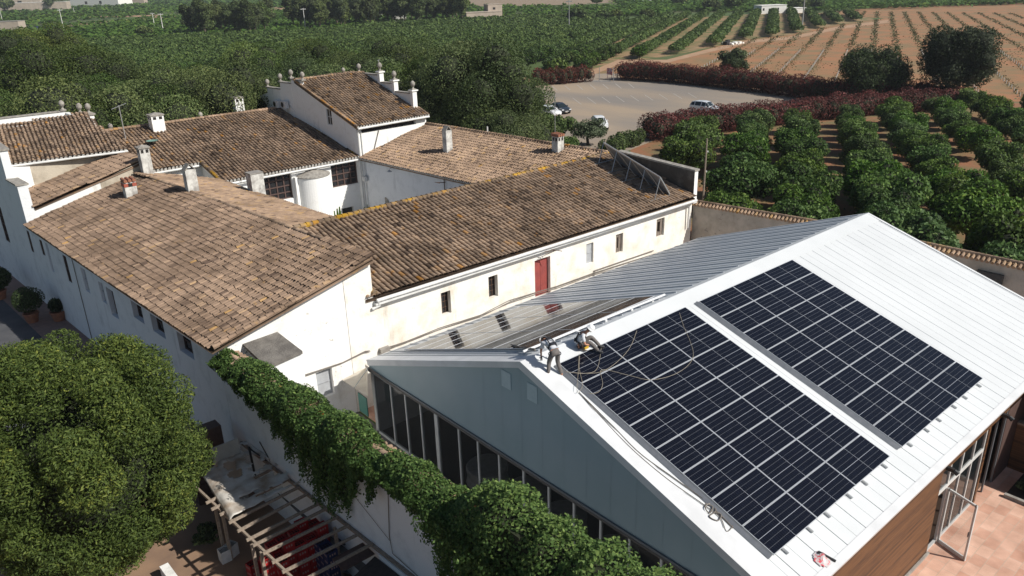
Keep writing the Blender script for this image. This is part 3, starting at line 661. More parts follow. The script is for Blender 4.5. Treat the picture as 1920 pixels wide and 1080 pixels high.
# ------------------------------------------------------------ solar panels
PW, PL_ = 1.042, 2.176
def panel_proto():
    t = empty('solar_panel', cat='solar panel'); a, c = PL_/2, PW/2; fw = .016; b = MB()
    for p, q in (((-a, -c), (a, -c+fw)), ((-a, c-fw), (a, c)), ((-a, -c+fw), (-a+fw, c-fw)), ((a-fw, -c+fw), (a, c-fw))): b.box((*p, 0), (*q, .036))
    b.build('frame', M['panelframe'], t)
    b = MB(); b.add([(-a+fw, -c+fw, .03), (a-fw, -c+fw, .03), (a-fw, c-fw, .03), (-a+fw, c-fw, .03)], [(0, 1, 2, 3)], 0); b.add([(-a+fw, -c+fw, .006), (a-fw, -c+fw, .006), (a-fw, c-fw, .006), (-a+fw, c-fw, .006)], [(0, 1, 2, 3)], 2)
    def strip(x0, y0, x1, y1, mi): b.add([(x0, y0, .0325), (x1, y0, .0325), (x1, y1, .0325), (x0, y1, .0325)], [(0, 1, 2, 3)], mi)
    strip(-a+fw, -.0055, a-fw, .0055, 1); strip(-.005, -c+fw, -.0001, c-fw, 1); strip(.0001, -c+fw, .005, c-fw, 1)
    for k in (-2, -1, 1, 2): strip(-a+fw, k*.1675-.0028, a-fw, k*.1675+.0028, 2)
    b.build('cells', [M['cells'], M['cellline'], M['cellfaint']], t); return t
PP = panel_proto(); used = False
ordn = ['top', 'second', 'third', 'fourth', 'fifth', 'sixth', 'seventh', 'bottom']; colr = ['left', 'middle', 'right']
def array(x0, y0, f, slope, sign, nm, grp):
    global used
    ang = math.atan(slope)*(1 if sign < 0 else -1)
    sc = 1/math.sqrt(1+slope*slope)
    for r in range(8):
        for c in range(3):
            yy = y0+sign*(r+.5)*1.058*sc; p = f(x0+(c+.5)*2.186, yy, .075)
            o = PP if not used else copy_tree(PP); used = True
            o.location = p; o.rotation_euler = (ang, 0, 0)
            tag(o, '%s row, %s column panel of the %s' % (ordn[r], colr[c], nm), group=grp)
array(-7.33, .02, rs_pt, TR, -1, 'solar field beside the two workers', 'panels of the near field on the sunny slope')
array(0.02, .0, rs_pt, TR, -1, 'farther solar field on the sunny slope', 'panels of the farther field on the sunny slope')
array(-7.2, 1.5, ls_pt, TL, 1, 'glinting solar field facing the old barn', 'panels on the slope facing the barn')
for x, nn_ in ((-7.37, 'near'), (-.03, 'farther')):
    sk_ = MB(); sk_.add([rs_pt(x, .04, .11), rs_pt(x, -8.0, .11), rs_pt(x-.12, -8.0, .02), rs_pt(x-.12, .04, .02)], [(0, 1, 2, 3)])
    tag(sk_.build('wind_deflector', M['steel']), 'sloping grey metal skirt along the left edge of the %s sunny panel field' % nn_, 'deflector')
b = MB()   # rail ends below the bottom row
for x0 in (-7.33, .02):
    for c in range(3):
        for q in (.45, 1.7):
            b.bar(rs_pt(x0+c*2.186+q, -8.0, .045), rs_pt(x0+c*2.186+q, -8.2, .045), .05, .04)
tag(b.build('mounting_rail', M['steel']), 'short metal rail ends sticking out below the bottom panel rows', 'rail')
b = MB(); b.tube([ls_pt(-7.6, 1.36, .12), ls_pt(-4, 1.2, .13), ls_pt(-.6, 1.05, .12)], .045, 8)
for x in (-6.8, -5.2, -3.8, -2.4, -1.2): b.box(tuple(ls_pt(x, 1.2, .0)-Vector((.05, .05, 0))), tuple(ls_pt(x, 1.2, .1)+Vector((.05, .05, 0))))
tag(b.build('white_conduit', M['fascia']), 'white tube on blocks running just below the ridge behind the workers', 'conduit')

# ============================================================ OLD FARM BUILDINGS
# ---- west wing
ww = empty('west_wing', (-12, 25, 0), label='long old wing with pale tiled roof and shaded facade of deep small windows', cat='building')
def wpart(t):  # children keep world coordinates
    loc = t.location.copy()
    for c in t.children: c.location = c.location-loc if True else c.location
ww.location = (0, 0, 0)
EA, EB, EC, ED = (-15.72, 37.85, 5.4), (-14.12, 12.45, 5.4), (-6.62, 12.4, 7.3), (-8.7, 37.9, 7.3)
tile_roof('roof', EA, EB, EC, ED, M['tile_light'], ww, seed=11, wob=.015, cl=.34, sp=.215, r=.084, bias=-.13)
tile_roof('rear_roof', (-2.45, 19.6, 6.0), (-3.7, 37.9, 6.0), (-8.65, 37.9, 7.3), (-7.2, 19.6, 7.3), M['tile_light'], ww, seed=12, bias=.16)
cap_row('ridge_cap', (-8.7, 37.8, 7.3), (-6.62, 12.5, 7.3), ww, r=.12, m=M['tile'], bias=-.15, seed=5)
cap_row('verge_cap', (-14.0, 12.45, 5.46), (-6.62, 12.45, 7.32), ww, r=.1, m=M['tile_light'], bias=.05, seed=6, z=.02)
FW = [(36.08, 35.51, 3.87, 4.85, 'd'), (34.91, 34.39, 3.1, 4.9, 'b'), (31.83, 31.2, 3.24, 4.85, 'd'), (28.9, 28.2, 3.43, 4.8, 'b'), (26.36, 25.71, 3.5, 4.65, 'b'), (25.32, 24.33, 3.05, 4.6, 'd'), (21.95, 20.66, 3.9, 4.8, 'd'), (19.66, 18.26, 3.88, 4.78, 'd'), (16.81, 15.37, 3.82, 4.75, 'd')]
b = MB(); f0, f1 = 37.9, 12.72; kk = math.sqrt(1+SK*SK)
holes = [((f0-y1)*kk, (f0-y2)*kk, z0, z1) for y1, y2, z0, z1, _ in FW]
P = holed_wall(b, (fx(f0), f0), (fx(f1), f1), -1.2, 5.36, holes, .34, (1, SK, 0))
# courtyard side wall and inner floor closure
b.add([(-2.75, 19.6, 0), (-4.0, 37.9, 0), (-4.0, 37.9, 6.0), (-2.75, 19.6, 6.0)], [(0, 1, 2, 3)])
b.build('wall', M['facade'], ww)
for h, q in zip(holes, FW):
    if q[4] == 'b': window(ww, P, h, .14, 'blank')
    else: window(ww, P, h, .09 if q[0] > 30 else .3, nx=2, ny=2, frame=M['brownframe'])
b = MB(); xg = fx(12.7); xs = [-8.0, -6.62]
zt = lambda x: 5.4+(x+14.12)*.2533-.1
wl = on(592, 700, (0, 12.72, 0), (0, 1, 0)); wr = on(628, 738, (0, 12.72, 0), (0, 1, 0))
Pg = holed_wall(b, (xg, 12.72), (-8.0, 12.72), 0, lambda s: zt(xg+s), [(wl[0]-xg, wr[0]-xg, wr[2], wl[2])], .2, (0, 1, 0))
b.build('gable_wall', M['gable'], ww); b = MB()
b.add([(-8, 12.70, 0), (-6.6, 12.70, 0), (-6.6, 12.70, zt(-6.6)), (-8, 12.70, zt(-8))], [(0, 1, 2, 3)]); b.add([(-6.6, 12.70, 0), (-6.6, 19.3, 0), (-7.1, 19.3, 7.2), (-6.6, 12.70, zt(-6.6))], [(0, 1, 2, 3)])
b.build('pilaster', M['cream'], ww)
window(ww, Pg, (wl[0]-xg, wr[0]-xg, wr[2], wl[2]), .2, 'blank')
b = MB()
for z, y in ((2.2, 24), (2.6, 21)):
    b.tube([(fx(y)-.03, y, z), (fx(y-1)-.03, y-1, z-.1), (fx(y-1)-.03, y-1.0, z-1.4)], .014, 4)
b.tube([(fx(30)-.03, 30, 5.2), (fx(30)-.03, 30, .1)], .02, 5); b.build('wall_cable', M['cable'], ww)

# ---- corner house (two upper roofs at the far left)
ch = empty('corner_house', label='tall corner house at far left with two stepped tiled roofs and finials', cat='building')
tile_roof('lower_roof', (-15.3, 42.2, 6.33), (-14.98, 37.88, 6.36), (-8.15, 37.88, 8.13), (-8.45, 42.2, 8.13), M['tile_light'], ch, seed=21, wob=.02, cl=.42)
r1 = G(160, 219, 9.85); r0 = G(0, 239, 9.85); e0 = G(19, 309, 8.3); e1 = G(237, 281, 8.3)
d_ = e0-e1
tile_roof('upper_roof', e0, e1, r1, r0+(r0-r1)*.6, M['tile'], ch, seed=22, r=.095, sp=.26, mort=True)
cap_row('ridge_cap', r0+(r0-r1)*.6, r1, ch, r=.13, m=M['tile_light'], bias=.1, seed=9)
b = MB(); yb = (e0[1]+e1[1])/2+.25
xw = on(185, 330, (0, 37.93, 0), (0, 1, 0))[0]; x0 = fx(37.9)+.02
b.add([(x0, 37.95, 4), (xw, 37.95, 4), (xw, 37.95, 6.36+(xw+14.98)*.259-.12), (x0, 37.95, 6.36+(x0+14.98)*.259-.12)], [(0, 1, 2, 3)], 0)
b.add([(xw, 37.952, 4), (-8.2, 37.952, 4), (-8.2, 37.952, 8.1), (xw, 37.952, 6.36+(xw+14.98)*.259-.12)], [(0, 1, 2, 3)], 1)
b.add([(-8.2, 37.95, 3), (-8.4, 42.3, 3), (-8.4, 42.3, 8.1), (-8.2, 37.95, 8.1)], [(0, 1, 2, 3)], 1)
xw2 = on(63, 340, (0, yb, 0), (0, 1, 0))[0]
b.add([(fx(yb), yb, 4), (xw2, yb, 4), (xw2, yb, 8.25), (fx(yb), yb, 8.25)], [(0, 1, 2, 3)], 0)
b.add([(xw2, yb-.002, 4), (-8.0, yb-.002, 4), (-8.0, yb-.002, 8.25), (xw2, yb-.002, 8.25)], [(0, 1, 2, 3)], 1)
b.add([(e1[0]-.1, yb, 3), (r1[0]-.1, r1[1], 3), (r1[0]-.1, r1[1], 9.75), (e1[0]-.1, yb, 8.25)], [(0, 1, 2, 3)], 0)
b.build('wall', [M['white'], M['beige']], ch)
# facade above and beyond the west wing
t1 = on(47, 357, (fx(37.9), 37.9, 0), (1, SK, 0)); t2 = on(13, 338, (fx(37.9), 37.9, 0), (1, SK, 0)); t3 = on(0, 262, (fx(37.9), 37.9, 0), (1, SK, 0))
b = MB(); yA = t2[1]
Pc = holed_wall(b, (fx(yA), yA), (fx(37.9), 37.9), -.1, lambda s: t2[2]+(t1[2]-t2[2])*s/((yA-37.9)*kk), [((yA-38.54)*kk, (yA-37.93)*kk if False else (yA-38.0)*kk, 3.52, 4.92)]+([((yA-42.41)*kk, (yA-41.5)*kk, 2.92, 5.35)] if yA > 42.5 else []), .3, (1, SK, 0))
hs = [((yA-38.54)*kk, (yA-38.0)*kk, 3.52, 4.92)]+([((yA-42.41)*kk, (yA-41.5)*kk, 2.92, 5.35)] if yA > 42.5 else [])
Pd = holed_wall(b, (fx(62), 62), (fx(yA), yA), -.1, 9.6, [((62-44.8)*kk, (62-43.8)*kk, 2.9, 5.4)], .3, (1, SK, 0))
# thickness of the parapet ends, lit side
b.add([(fx(37.9), 37.9, 4.9), (fx(37.9)+.55, 37.86, 4.9), (fx(37.9)+.55, 37.86, t1[2]-.05), (fx(37.9), 37.9, t1[2])], [(0, 1, 2, 3)])
b.add([(fx(yA), yA, 6), (fx(yA)+.45, yA, 6), (fx(yA)+.45, yA, 9.6), (fx(yA), yA, 9.6)], [(0, 1, 2, 3)])
b.add([(fx(yA)+.45, yA, 6), (fx(62)+.45, 62, 6), (fx(62)+.45, 62, 9.6), (fx(yA)+.45, yA, 9.6)], [(0, 1, 2, 3)])
b.build('facade_wall', M['facade'], ch)
for h in hs: window(ch, Pc, h, .08, frame=M['brownframe'])
window(ch, Pd, ((62-44.8)*kk, (62-43.8)*kk, 2.9, 5.4), .08, frame=M['brownframe'], nx=2, ny=4)
b = MB(); b.prism([(fx(37.9)-.08, 37.82, t1[2]), (fx(37.9)+.62, 37.82, t1[2]-.03), (fx(37.9)+.62, 37.82, t1[2]+.07), (fx(37.9)-.08, 37.82, t1[2]+.1)], (fx(yA)-fx(37.9), yA-37.82, t2[2]-t1[2]))
b.box((fx(yA)-.1, yA-.08, 9.6), (fx(yA)+.55, yA+6, 9.72)); b.build('coping', M['stone'], ch)
b = MB(); g0 = e0+np.array([0, -.12, -.08]); g1 = e1+np.array([.05, -.12, -.08]); b.tube([g0, g1], .075, 8); b.tube([g0, g0+np.array([-.1, .2, -.35]), g0+np.array([-.25, .3, -.45]), g0+np.array([-.25, .3, -1.6])], .05, 6); b.build('gutter', M['gutter'], ch)
# rear parapet with finials
def finial(parent, p, s=1.):
    b = MB(); b.box((p[0]-.2*s, p[1]-.2*s, p[2]-.02), (p[0]+.2*s, p[1]+.2*s, p[2]+.08*s))
    b.lathe(p, [(.13*s, .08*s), (.07*s, .2*s), (.1*s, .26*s), (.19*s, .38*s), (.21*s, .5*s), (.17*s, .63*s), (.08*s, .72*s), (0, .76*s)], 12)
    return b.build('finial', M['stone'], parent, smooth=False)
yp = r1[1]+1.6; pA = on(122, 210, (0, yp, 0), (0, 1, 0)); pB = on(0, 222, (0, yp, 0), (0, 1, 0)); zt_ = (pA[2]+pB[2])/2
pC = on(172, 214, (0, yp-1.2, 0), (0, 1, 0))
b = MB(); b.box((pB[0]-6, yp, 6), (pA[0], yp+.3, zt_)); b.box((pA[0], yp-1.4, 6), (pA[0]+.3, yp+.3, zt_-.1)); b.box((pA[0], yp-1.4, 6), (pC[0], yp-1.15, zt_-.35)); b.box((pC[0]-.45, yp-1.6, 6), (pC[0]+.05, yp-1.1, pC[2])); b.build('parapet', M['white'], ch)
b = MB(); b.box((pB[0]-6, yp-.06, zt_), (pA[0]+.05, yp+.36, zt_+.08)); b.box((pC[0]-.55, yp-1.7, pC[2]), (pC[0]+.15, yp-1.0, pC[2]+.1)); b.build('parapet_coping', M['stone'], ch)
finial(ch, (pA[0]-.1, yp+.1, zt_+.08)); finial(ch, (pC[0]-.2, yp-1.35, pC[2]+.1)); finial(ch, ((pA[0]+pC[0])/2, yp-1.2, zt_-.1))

# ---- barn
bn = empty('barn', label='long low barn with ribbed brown tile roof and cream wall with red door', cat='building')
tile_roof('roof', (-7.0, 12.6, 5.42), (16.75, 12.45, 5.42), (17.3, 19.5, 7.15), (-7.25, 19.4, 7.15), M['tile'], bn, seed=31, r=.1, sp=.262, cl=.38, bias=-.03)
cap_row('ridge_cap', (-7.2, 19.45, 7.15), (17.2, 19.6, 7.15), bn, r=.15, bias=.12, seed=31)
cap_row('verge_cap', (-6.55, 12.6, 5.5), (-7.15, 19.4, 7.18), bn, r=.13, bias=.1, seed=33)
BWn = [(-2.78, -2.21, 3.2, 4.4, 'd'), (.21, .82, 3.21, 4.42, 'd'), (3.41, 4.56, 2.3, 4.48, 'r'), (7.37, 7.95, 3.25, 4.45, 'b'), (9.85, 10.47, 3.27, 4.43, 's'), (13.54, 14.3, 3.4, 4.55, 's')]
b = MB(); hb = [(q[0]+6.6, q[1]+6.6, q[2], q[3]) for q in BWn]
Pb = holed_wall(b, (-6.6, 12.88), (17.0, 12.88), 0, 5.4, hb, .3, (0, 1, 0))
b.add([(-7.2, 19.55, 0), (17.2, 19.65, 0), (17.2, 19.65, 7.1), (-7.2, 19.55, 7.1)], [(0, 1, 2, 3)]); b.add([(17.0, 12.88, 0), (17.3, 19.6, 0), (17.3, 19.6, 7.1), (17.0, 12.88, 5.4)], [(0, 1, 2, 3)])
b.build('wall', M['cream'], bn)
for h, q in zip(hb, BWn):
    if q[4] == 'r':
        d = MB(); mid = (h[0]+h[1])/2
        for s0, s1 in ((h[0]+.01, mid-.008), (mid+.008, h[1]-.01)): d.add([Pb(s0, h[2]+.02, .2), Pb(s1, h[2]+.02, .2), Pb(s1, h[3]-.02, .2), Pb(s0, h[3]-.02, .2), Pb(s0, h[2]+.02, .26), Pb(s1, h[2]+.02, .26), Pb(s1, h[3]-.02, .26), Pb(s0, h[3]-.02, .26)], [(0, 1, 2, 3), (0, 3, 7, 4), (1, 5, 6, 2), (0, 4, 5, 1), (3, 2, 6, 7)])
        d.build('door', M['red'], bn)
    elif q[4] == 'b': window(bn, Pb, h, .12, 'blank')
    elif q[4] == 's': window(bn, Pb, h, .3, frame=M['shutter'], nx=1, ny=1, fw=.25, lab='closed weathered timber shutter')
    else: window(bn, Pb, h, .3, nx=3, ny=4, frame=M['iron'], fw=.025)
b = MB(); b.tube([(-6.55, 12.48, 5.24), (16.7, 12.33, 5.24)], .085, 8); b.tube([(-6.5, 12.5, 5.2), (-6.4, 12.55, 4.95), (-6.75, 12.62, 4.85)], .07, 6); b.tube([(16.5, 12.4, 5.2), (16.5, 12.7, 4.9), (16.5, 12.75, 3.4)], .06, 8); b.build('gutter', M['gutter'], bn)
b = MB(); b.box((-6.6, 12.5, 5.0), (17, 12.87, 5.12)); b.build('cornice', M['gutter'], bn)
b = MB(); rr = random.Random(4)
cpx = [(572, 706), (640, 683), (685, 662), (712, 659), (758, 644), (827, 617), (900, 594), (957, 567), (1002, 551), (1045, 540), (1111, 516), (1170, 497), (1250, 470)]
for k in range(3):
    pts = [on(x+rr.uniform(-3, 3), y-k*1.5+rr.uniform(-1.2, 1.2), (0, 12.66 if x < 700 else 12.82, 0), (0, 1, 0)) for x, y in cpx]; b.tube(pts, .015, 5)
q = on(1114, 508, (0, 12.82, 0), (0, 1, 0)); q2 = on(1225, 470, (0, 12.82, 0), (0, 1, 0)); b.tube([q-np.array([0, 0, .4]), q, q2], .035, 6); b.build('wall_cable', M['cable'], bn)
b = MB(); b.tube([(3.2, 12.8, 5.0), (4.4, 12.2, 5.0)], .02, 5); b.tube([(3.6, 12.8, 4.6), (4.3, 12.3, 4.95)], .015, 5); b.tube([(4.2, 12.4, 5.05), (4.6, 12.0, 4.95)], .02, 5); b.build('wall_bracket', M['iron'], bn)
b = MB(); q = on(721, 656, (0, 12.6, 0), (0, 1, 0)); b.box((q[0]-.25, 12.5, q[2]-.1), (q[0]+.25, 12.7, q[2]+.12)); b.build('cable_box', M['concrete'], bn)
# fire parapet at the far end of the barn
b = MB(); b.prism([(16.85, 12.7, 5.2), (16.85, 12.7, 7.0), (17.25, 19.4, 7.2), (17.25, 19.4, 6.9)], (.32, 0, 0), 0)
b.add([(16.84, 12.68, 5.0), (17.18, 12.68, 5.0), (17.18, 12.68, 7.02), (16.84, 12.68, 7.02)], [(0, 1, 2, 3)], 1)
b.build('fire_parapet', [M['darkwall'], M['white']], bn)
b = MB(); b.prism([(16.78, 12.62, 7.0), (17.25, 12.62, 7.0), (17.25, 12.62, 7.1), (16.78, 12.62, 7.1)], (.4, 6.85, .2)); b.build('coping', M['stone'], bn)

# ---- east wing
ew = empty('east_wing', label='low tiled wing running back from the barn to the tower, with two chimneys', cat='building')
EW = [(9.75, 19.65, 5.4), (8.25, 39.05, 5.4), (15.03, 39.05, 7.2), (16.55, 19.65, 7.2)]
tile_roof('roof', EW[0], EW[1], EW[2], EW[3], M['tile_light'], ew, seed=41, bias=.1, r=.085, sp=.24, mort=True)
cap_row('ridge_cap', (16.55, 19.8, 7.2), (15.0, 39, 7.2), ew, r=.13, m=M['tile'], bias=.0, seed=43)
b = MB()
b.add([(9.95, 19.6, 0), (8.45, 39.2, 0), (8.45, 39.2, 5.36), (9.95, 19.6, 5.36)], [(0, 1, 2, 3)]); b.add([(16.5, 19.6, 0), (15, 39.2, 0), (15, 39.2, 7.1), (16.5, 19.6, 7.1)], [(0, 1, 2, 3)])
b.build('wall', M['facade'], ew)
def disc(b, cx, cy, cz, rx, rz, n=16, mi=0):
    b.add([(cx-.01-SK*0, cy+rx*math.cos(2*math.pi*k/n), cz+rz*math.sin(2*math.pi*k/n)) for k in range(n)], [tuple(range(n))], mi)
nE = (1, SK, 0); pE = (9.2, 29.2, 0)
q = on(725, 380, pE, nE); b = MB(); disc(b, q[0]-.02, q[1], q[2], .42, .45); b.build('round_niche', M['stone'], ew)
q = on(737, 313, pE, nE); b = MB(); b.tube([q, q+np.array([-.35, 0, -.1])], .015, 5); b.lathe(q+np.array([-.35, 0, -.3]), [(.02, .2), (.05, .12), (.2, 0)], 12); b.build('wall_lamp', M['steel'], ew)
q = on(835, 342, pE, nE); b = MB(); b.tube([q, q+np.array([-.7, .1, .1])], .03, 5); b.tube([q+np.array([-.1, 0, .2]), q+np.array([-.1, 0, -.7])], .035, 5); b.tube([q+np.array([-.7, .3, .1]), q+np.array([-.7, -.3, .12])], .02, 5); b.build('iron_bracket', M['iron'], ew)
b = MB(); q = on(680, 340, pE, nE); b.tube([(8.42, 38.9, 5.2), (8.42, 38.9, .1)], .05, 6); b.tube([(8.4, 38.5, 5.2), (8.4, 38.5, .1)], .035, 6); b.box((8.15, 38.2, 3.6), (8.4, 38.6, 4.0)); b.build('downpipe', M['gutter'], ew)

# ---- north wing
nw = empty('north_wing', label='high wing with dark ribbed tile roof above the courtyard windows', cat='building')
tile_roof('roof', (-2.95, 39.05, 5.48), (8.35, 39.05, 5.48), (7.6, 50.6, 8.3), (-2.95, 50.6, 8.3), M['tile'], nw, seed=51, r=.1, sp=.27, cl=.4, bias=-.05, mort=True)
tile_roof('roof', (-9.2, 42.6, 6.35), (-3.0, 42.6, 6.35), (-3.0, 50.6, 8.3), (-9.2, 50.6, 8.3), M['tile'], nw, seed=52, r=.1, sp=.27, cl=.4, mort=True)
cap_row('ridge_cap', (-9.2, 50.6, 8.3), (7.6, 50.6, 8.3), nw, r=.15, m=M['tile_light'], bias=.1, seed=55)
cap_row('verge_cap', (-2.98, 39.0, 5.5), (-2.98, 42.6, 6.38), nw, r=.12, seed=56, bias=-.1)
cap_row('verge_cap', (8.3, 39.1, 5.5), (7.6, 50.6, 8.32), nw, r=.1, seed=57, bias=-.2)
b = MB(); hn = [(.16+2.9, 2.5+2.9, 3.2, 5.2), (5.86+2.9, 8.25+2.9, 3.3, 5.25), (6.45+2.9, 7.5+2.9, .02, 1.5)]
Pn = holed_wall(b, (-2.9, 39.32), (8.4, 39.32), 0, 5.42, hn, .3, (0, 1, 0))
b.add([(-9.2, 42.85, 3), (-2.9, 42.85, 3), (-2.9, 42.85, 6.3), (-9.2, 42.85, 6.3)], [(0, 1, 2, 3)]); b.add([(-2.9, 39.32, 0), (-2.9, 42.85, 0), (-2.9, 42.85, 6.3), (-2.9, 39.32, 5.4)], [(0, 1, 2, 3)])
b.add([(-9.2, 50.6, 0), (7.6, 50.6, 0), (7.6, 50.6, 8.2), (-9.2, 50.6, 8.2)], [(0, 1, 2, 3)])
b.build('wall', M['white'], nw)
window(nw, Pn, hn[0], .3, nx=4, ny=4, frame=M['brownframe'], fw=.09); window(nw, Pn, hn[1], .3, nx=4, ny=4, frame=M['brownframe'], fw=.09)
d = MB(); h = hn[2]; d.add([Pn(h[0], h[2], .29), Pn(h[1], h[2], .29), Pn(h[1], h[3], .29), Pn(h[0], h[3], .29)], [(0, 1, 2, 3)]); d.build('archway', M['paneblack'], nw)
b = MB(); b.tube([(-2.9, 38.92, 5.3), (8.3, 38.92, 5.3)], .08, 8); b.tube([(-8, 42.5, 6.18), (-3, 42.5, 6.18)], .08, 8); b.build('gutter', M['gutter'], nw)
b = MB(); b.lathe((4.15, 39.3, 0), [(1.36, 0), (1.36, 4.72)], 24, a0=math.pi, a1=2*math.pi); b.box((2.6, 38.95, 0), (2.85, 39.3, 4.8)); b.build('round_bay', M['white'], nw, smooth=False)
b = MB(); b.lathe((4.15, 39.3, 0), [(1.42, 4.72), (1.42, 4.78), (0, 5.22)], 24, a0=math.pi, a1=2*math.pi); b.build('bay_roof', M['stone'], nw)
for px, py in ((208, 243), (377, 223)):
    q = on(px, py, (0, 51.0, 0), (0, 1, 0)); finial(nw, (q[0], 51.0, 8.15), .9)

# ---- tower house
tw = empty('tower_house', label='tallest white house with stepped parapets carrying round finials', cat='building')
txl = lambda y: 8.3-SK*(y-39); txr = lambda y: 15.02-SK*(y-39)
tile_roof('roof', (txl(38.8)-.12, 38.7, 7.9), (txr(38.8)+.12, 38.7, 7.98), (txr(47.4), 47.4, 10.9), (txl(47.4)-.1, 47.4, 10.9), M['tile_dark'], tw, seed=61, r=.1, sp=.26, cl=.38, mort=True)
cap_row('ridge_cap', (txl(47.4), 47.45, 10.9), (txr(47.4), 47.45, 10.9), tw, r=.15, m=M['tile_light'], bias=.05, seed=62)
cap_row('verge_cap', (txl(38.8)-.08, 38.7, 7.95), (txl(47.4)-.08, 47.4, 10.92), tw, r=.1, m=M['tile'], bias=.3, seed=63, z=.02)
b = MB(); wv = on(617, 217, (txl(43), 43, 0), (1, SK, 0)); kt = kk
zr = lambda y: 7.9+(y-38.7)*.3448-.12
tt_ = lambda s: zr(56-s/kt) if 56-s/kt <= 47.4 else 8.6+(zr(47.4)-8.6)*(1-(56-s/kt-47.4)/8.6)
Pt = holed_wall(b, (txl(56), 56), (txl(39), 39), 0, tt_, [((56-wv[1]-.38)*kt, (56-wv[1]+.38)*kt, wv[2]-.75, wv[2]+.55)], .12, (1, SK, 0), brk=[(56-47.4)*kt, (56-41)*kt, (56-44.5)*kt])
b.add([(txr(39), 39, 0), (txr(56), 56, 0), (txr(56), 56, 8.6), (txr(47.4), 47.4, zr(47.4)), (txr(39), 39, 7.85)], [(0, 1, 2, 3, 4)])
# front wall with an added dark recess standing for the eave's shade
Pf = holed_wall(b, (txl(39), 39.0), (txr(39), 39.0), 0, 7.9, [(.35, 5.7, 7.32, 7.78)], .35, (0, 1, 0))
b.add([(txl(56), 56, 0), (txr(56), 56, 0), (txr(56), 56, 8.6), (txl(56), 56, 8.6)], [(0, 1, 2, 3)])
b.build('wall', M['white'], tw)
b = MB(); b.add([Pf(.35, 7.32, .34), Pf(5.7, 7.32, .34), Pf(5.7, 7.78, .34), Pf(.35, 7.78, .34)], [(0, 1, 2, 3)]); b.build('eave_shade', M['paneblack'], tw)
window(tw, Pt, ((56-wv[1]-.38)*kt, (56-wv[1]+.38)*kt, wv[2]-.75, wv[2]+.55), .12, nx=2, ny=2, frame=M['frame'])
b = MB(); b.tube([(txl(39)-.06, 38.6, 7.78), (txr(39)+.06, 38.6, 7.86)], .085, 8); b.tube([(txl(39)+.06, 38.9, 7.7), (txl(39)+.06, 38.9, 5.5)], .06, 6); b.tube([(txl(39)+.35, 38.93, 7.6), (txl(39)+.35, 38.93, 5.5)], .04, 6); b.build('gutter', M['gutter'], tw)
b = MB(); b.tube([(txl(39)+2.0, 38.92, 7.35), (txl(39)+1.3, 38.92, 5.6)], .03, 5); b.build('wall_cable', M['cable'], tw)
b = MB(); pts = [(7.6, 49.4, 9.0), (7.55, 49.0, 8.9), (7.75, 47.6, 7.9), (7.95, 44, 6.95), (8.15, 40.6, 6.0)]; b.tube(pts, .04, 6); b.build('roof_pipe', M['gutter'], tw)
# stepped parapets: left side behind the ridge, right side before it
def stepped(fxx, pts, th, sgn):
    pos = [on(px, py, (fxx(47), 47, 0), (1, SK, 0)) for px, py in pts]; b = MB(); c = MB()
    for i in range(0, len(pos), 2):
        p, q = pos[i], pos[i+1]; ya, yb_ = sorted((p[1], q[1])); z = (p[2]+q[2])/2
        b.prism([(fxx(ya)-.015*sgn, ya, 6.5), (fxx(yb_)-.015*sgn, yb_, 6.5), (fxx(yb_)-.015*sgn, yb_, z), (fxx(ya)-.015*sgn, ya, z)], (th*sgn, 0, 0)); yy = q[1]
        c.prism([(fxx(ya)-.06*sgn, ya-.05, z), (fxx(yb_)-.06*sgn, yb_+.05, z), (fxx(yb_)-.06*sgn, yb_+.05, z+.09), (fxx(ya)-.06*sgn, ya-.05, z+.09)], ((th+.12)*sgn, 0, 0))
    b.build('stepped_parapet', M['white'], tw); c.build('parapet_coping', M['stone'], tw); return pos
Lp = stepped(txl, [(564, 153), (545, 149), (545, 156), (525, 156), (525, 166), (501, 166)], .28, 1)
for i in (0, 1, 3, 5): finial(tw, (txl(Lp[i][1])+.14, Lp[i][1]+(.15 if i else -.1), Lp[i][2]+.1), .95)
Rp = stepped(txr, [(676, 137), (717, 141), (718, 154), (744, 157), (744, 171), (779, 176)], .28, -1)
for i in (1, 3, 5):
    p = Rp[i]; b = MB(); b.box((txr(p[1])-.36, p[1]-.1, 7.2), (txr(p[1])+.06, p[1]+.32, p[2]+.25)); b.box((txr(p[1])-.46, p[1]-.2, p[2]+.25), (txr(p[1])+.16, p[1]+.42, p[2]+.35)); b.build('pillar', M['white'], tw); finial(tw, (txr(p[1])-.15, p[1]+.1, p[2]+.35))
finial(tw, (txr(Rp[0][1])-.14, Rp[0][1], Rp[0][2]+.1)); finial(tw, (12.4, 47.5, 10.95), .8)
q = on(525, 194, (txl(50), 50, 0), (1, SK, 0))
def ac(p, label):
    t = empty('air_conditioner', (p[0]-.3, p[1], p[2]), label=label, cat='air conditioner', group='air conditioners on the tower wall'); b = MB()
    b.box((-.16, -.42, -.3), (.16, .42, .3)); b.build('case', M['fascia'], t); b = MB(); b.lathe((0, 0, 0), [(0, 0), (.2, 0), (.23, .02)], 16); o = b.build('fan_grille', M['blackpl'], t); o.rotation_euler = (0, -math.pi/2, 0); o.location = (-.17, .12, 0)
ac(q, 'white air conditioner at the far end of the pair on the tower wall'); ac(q+np.array([.1, -1.35, .05]), 'white air conditioner nearer the ridge cap on the tower wall')

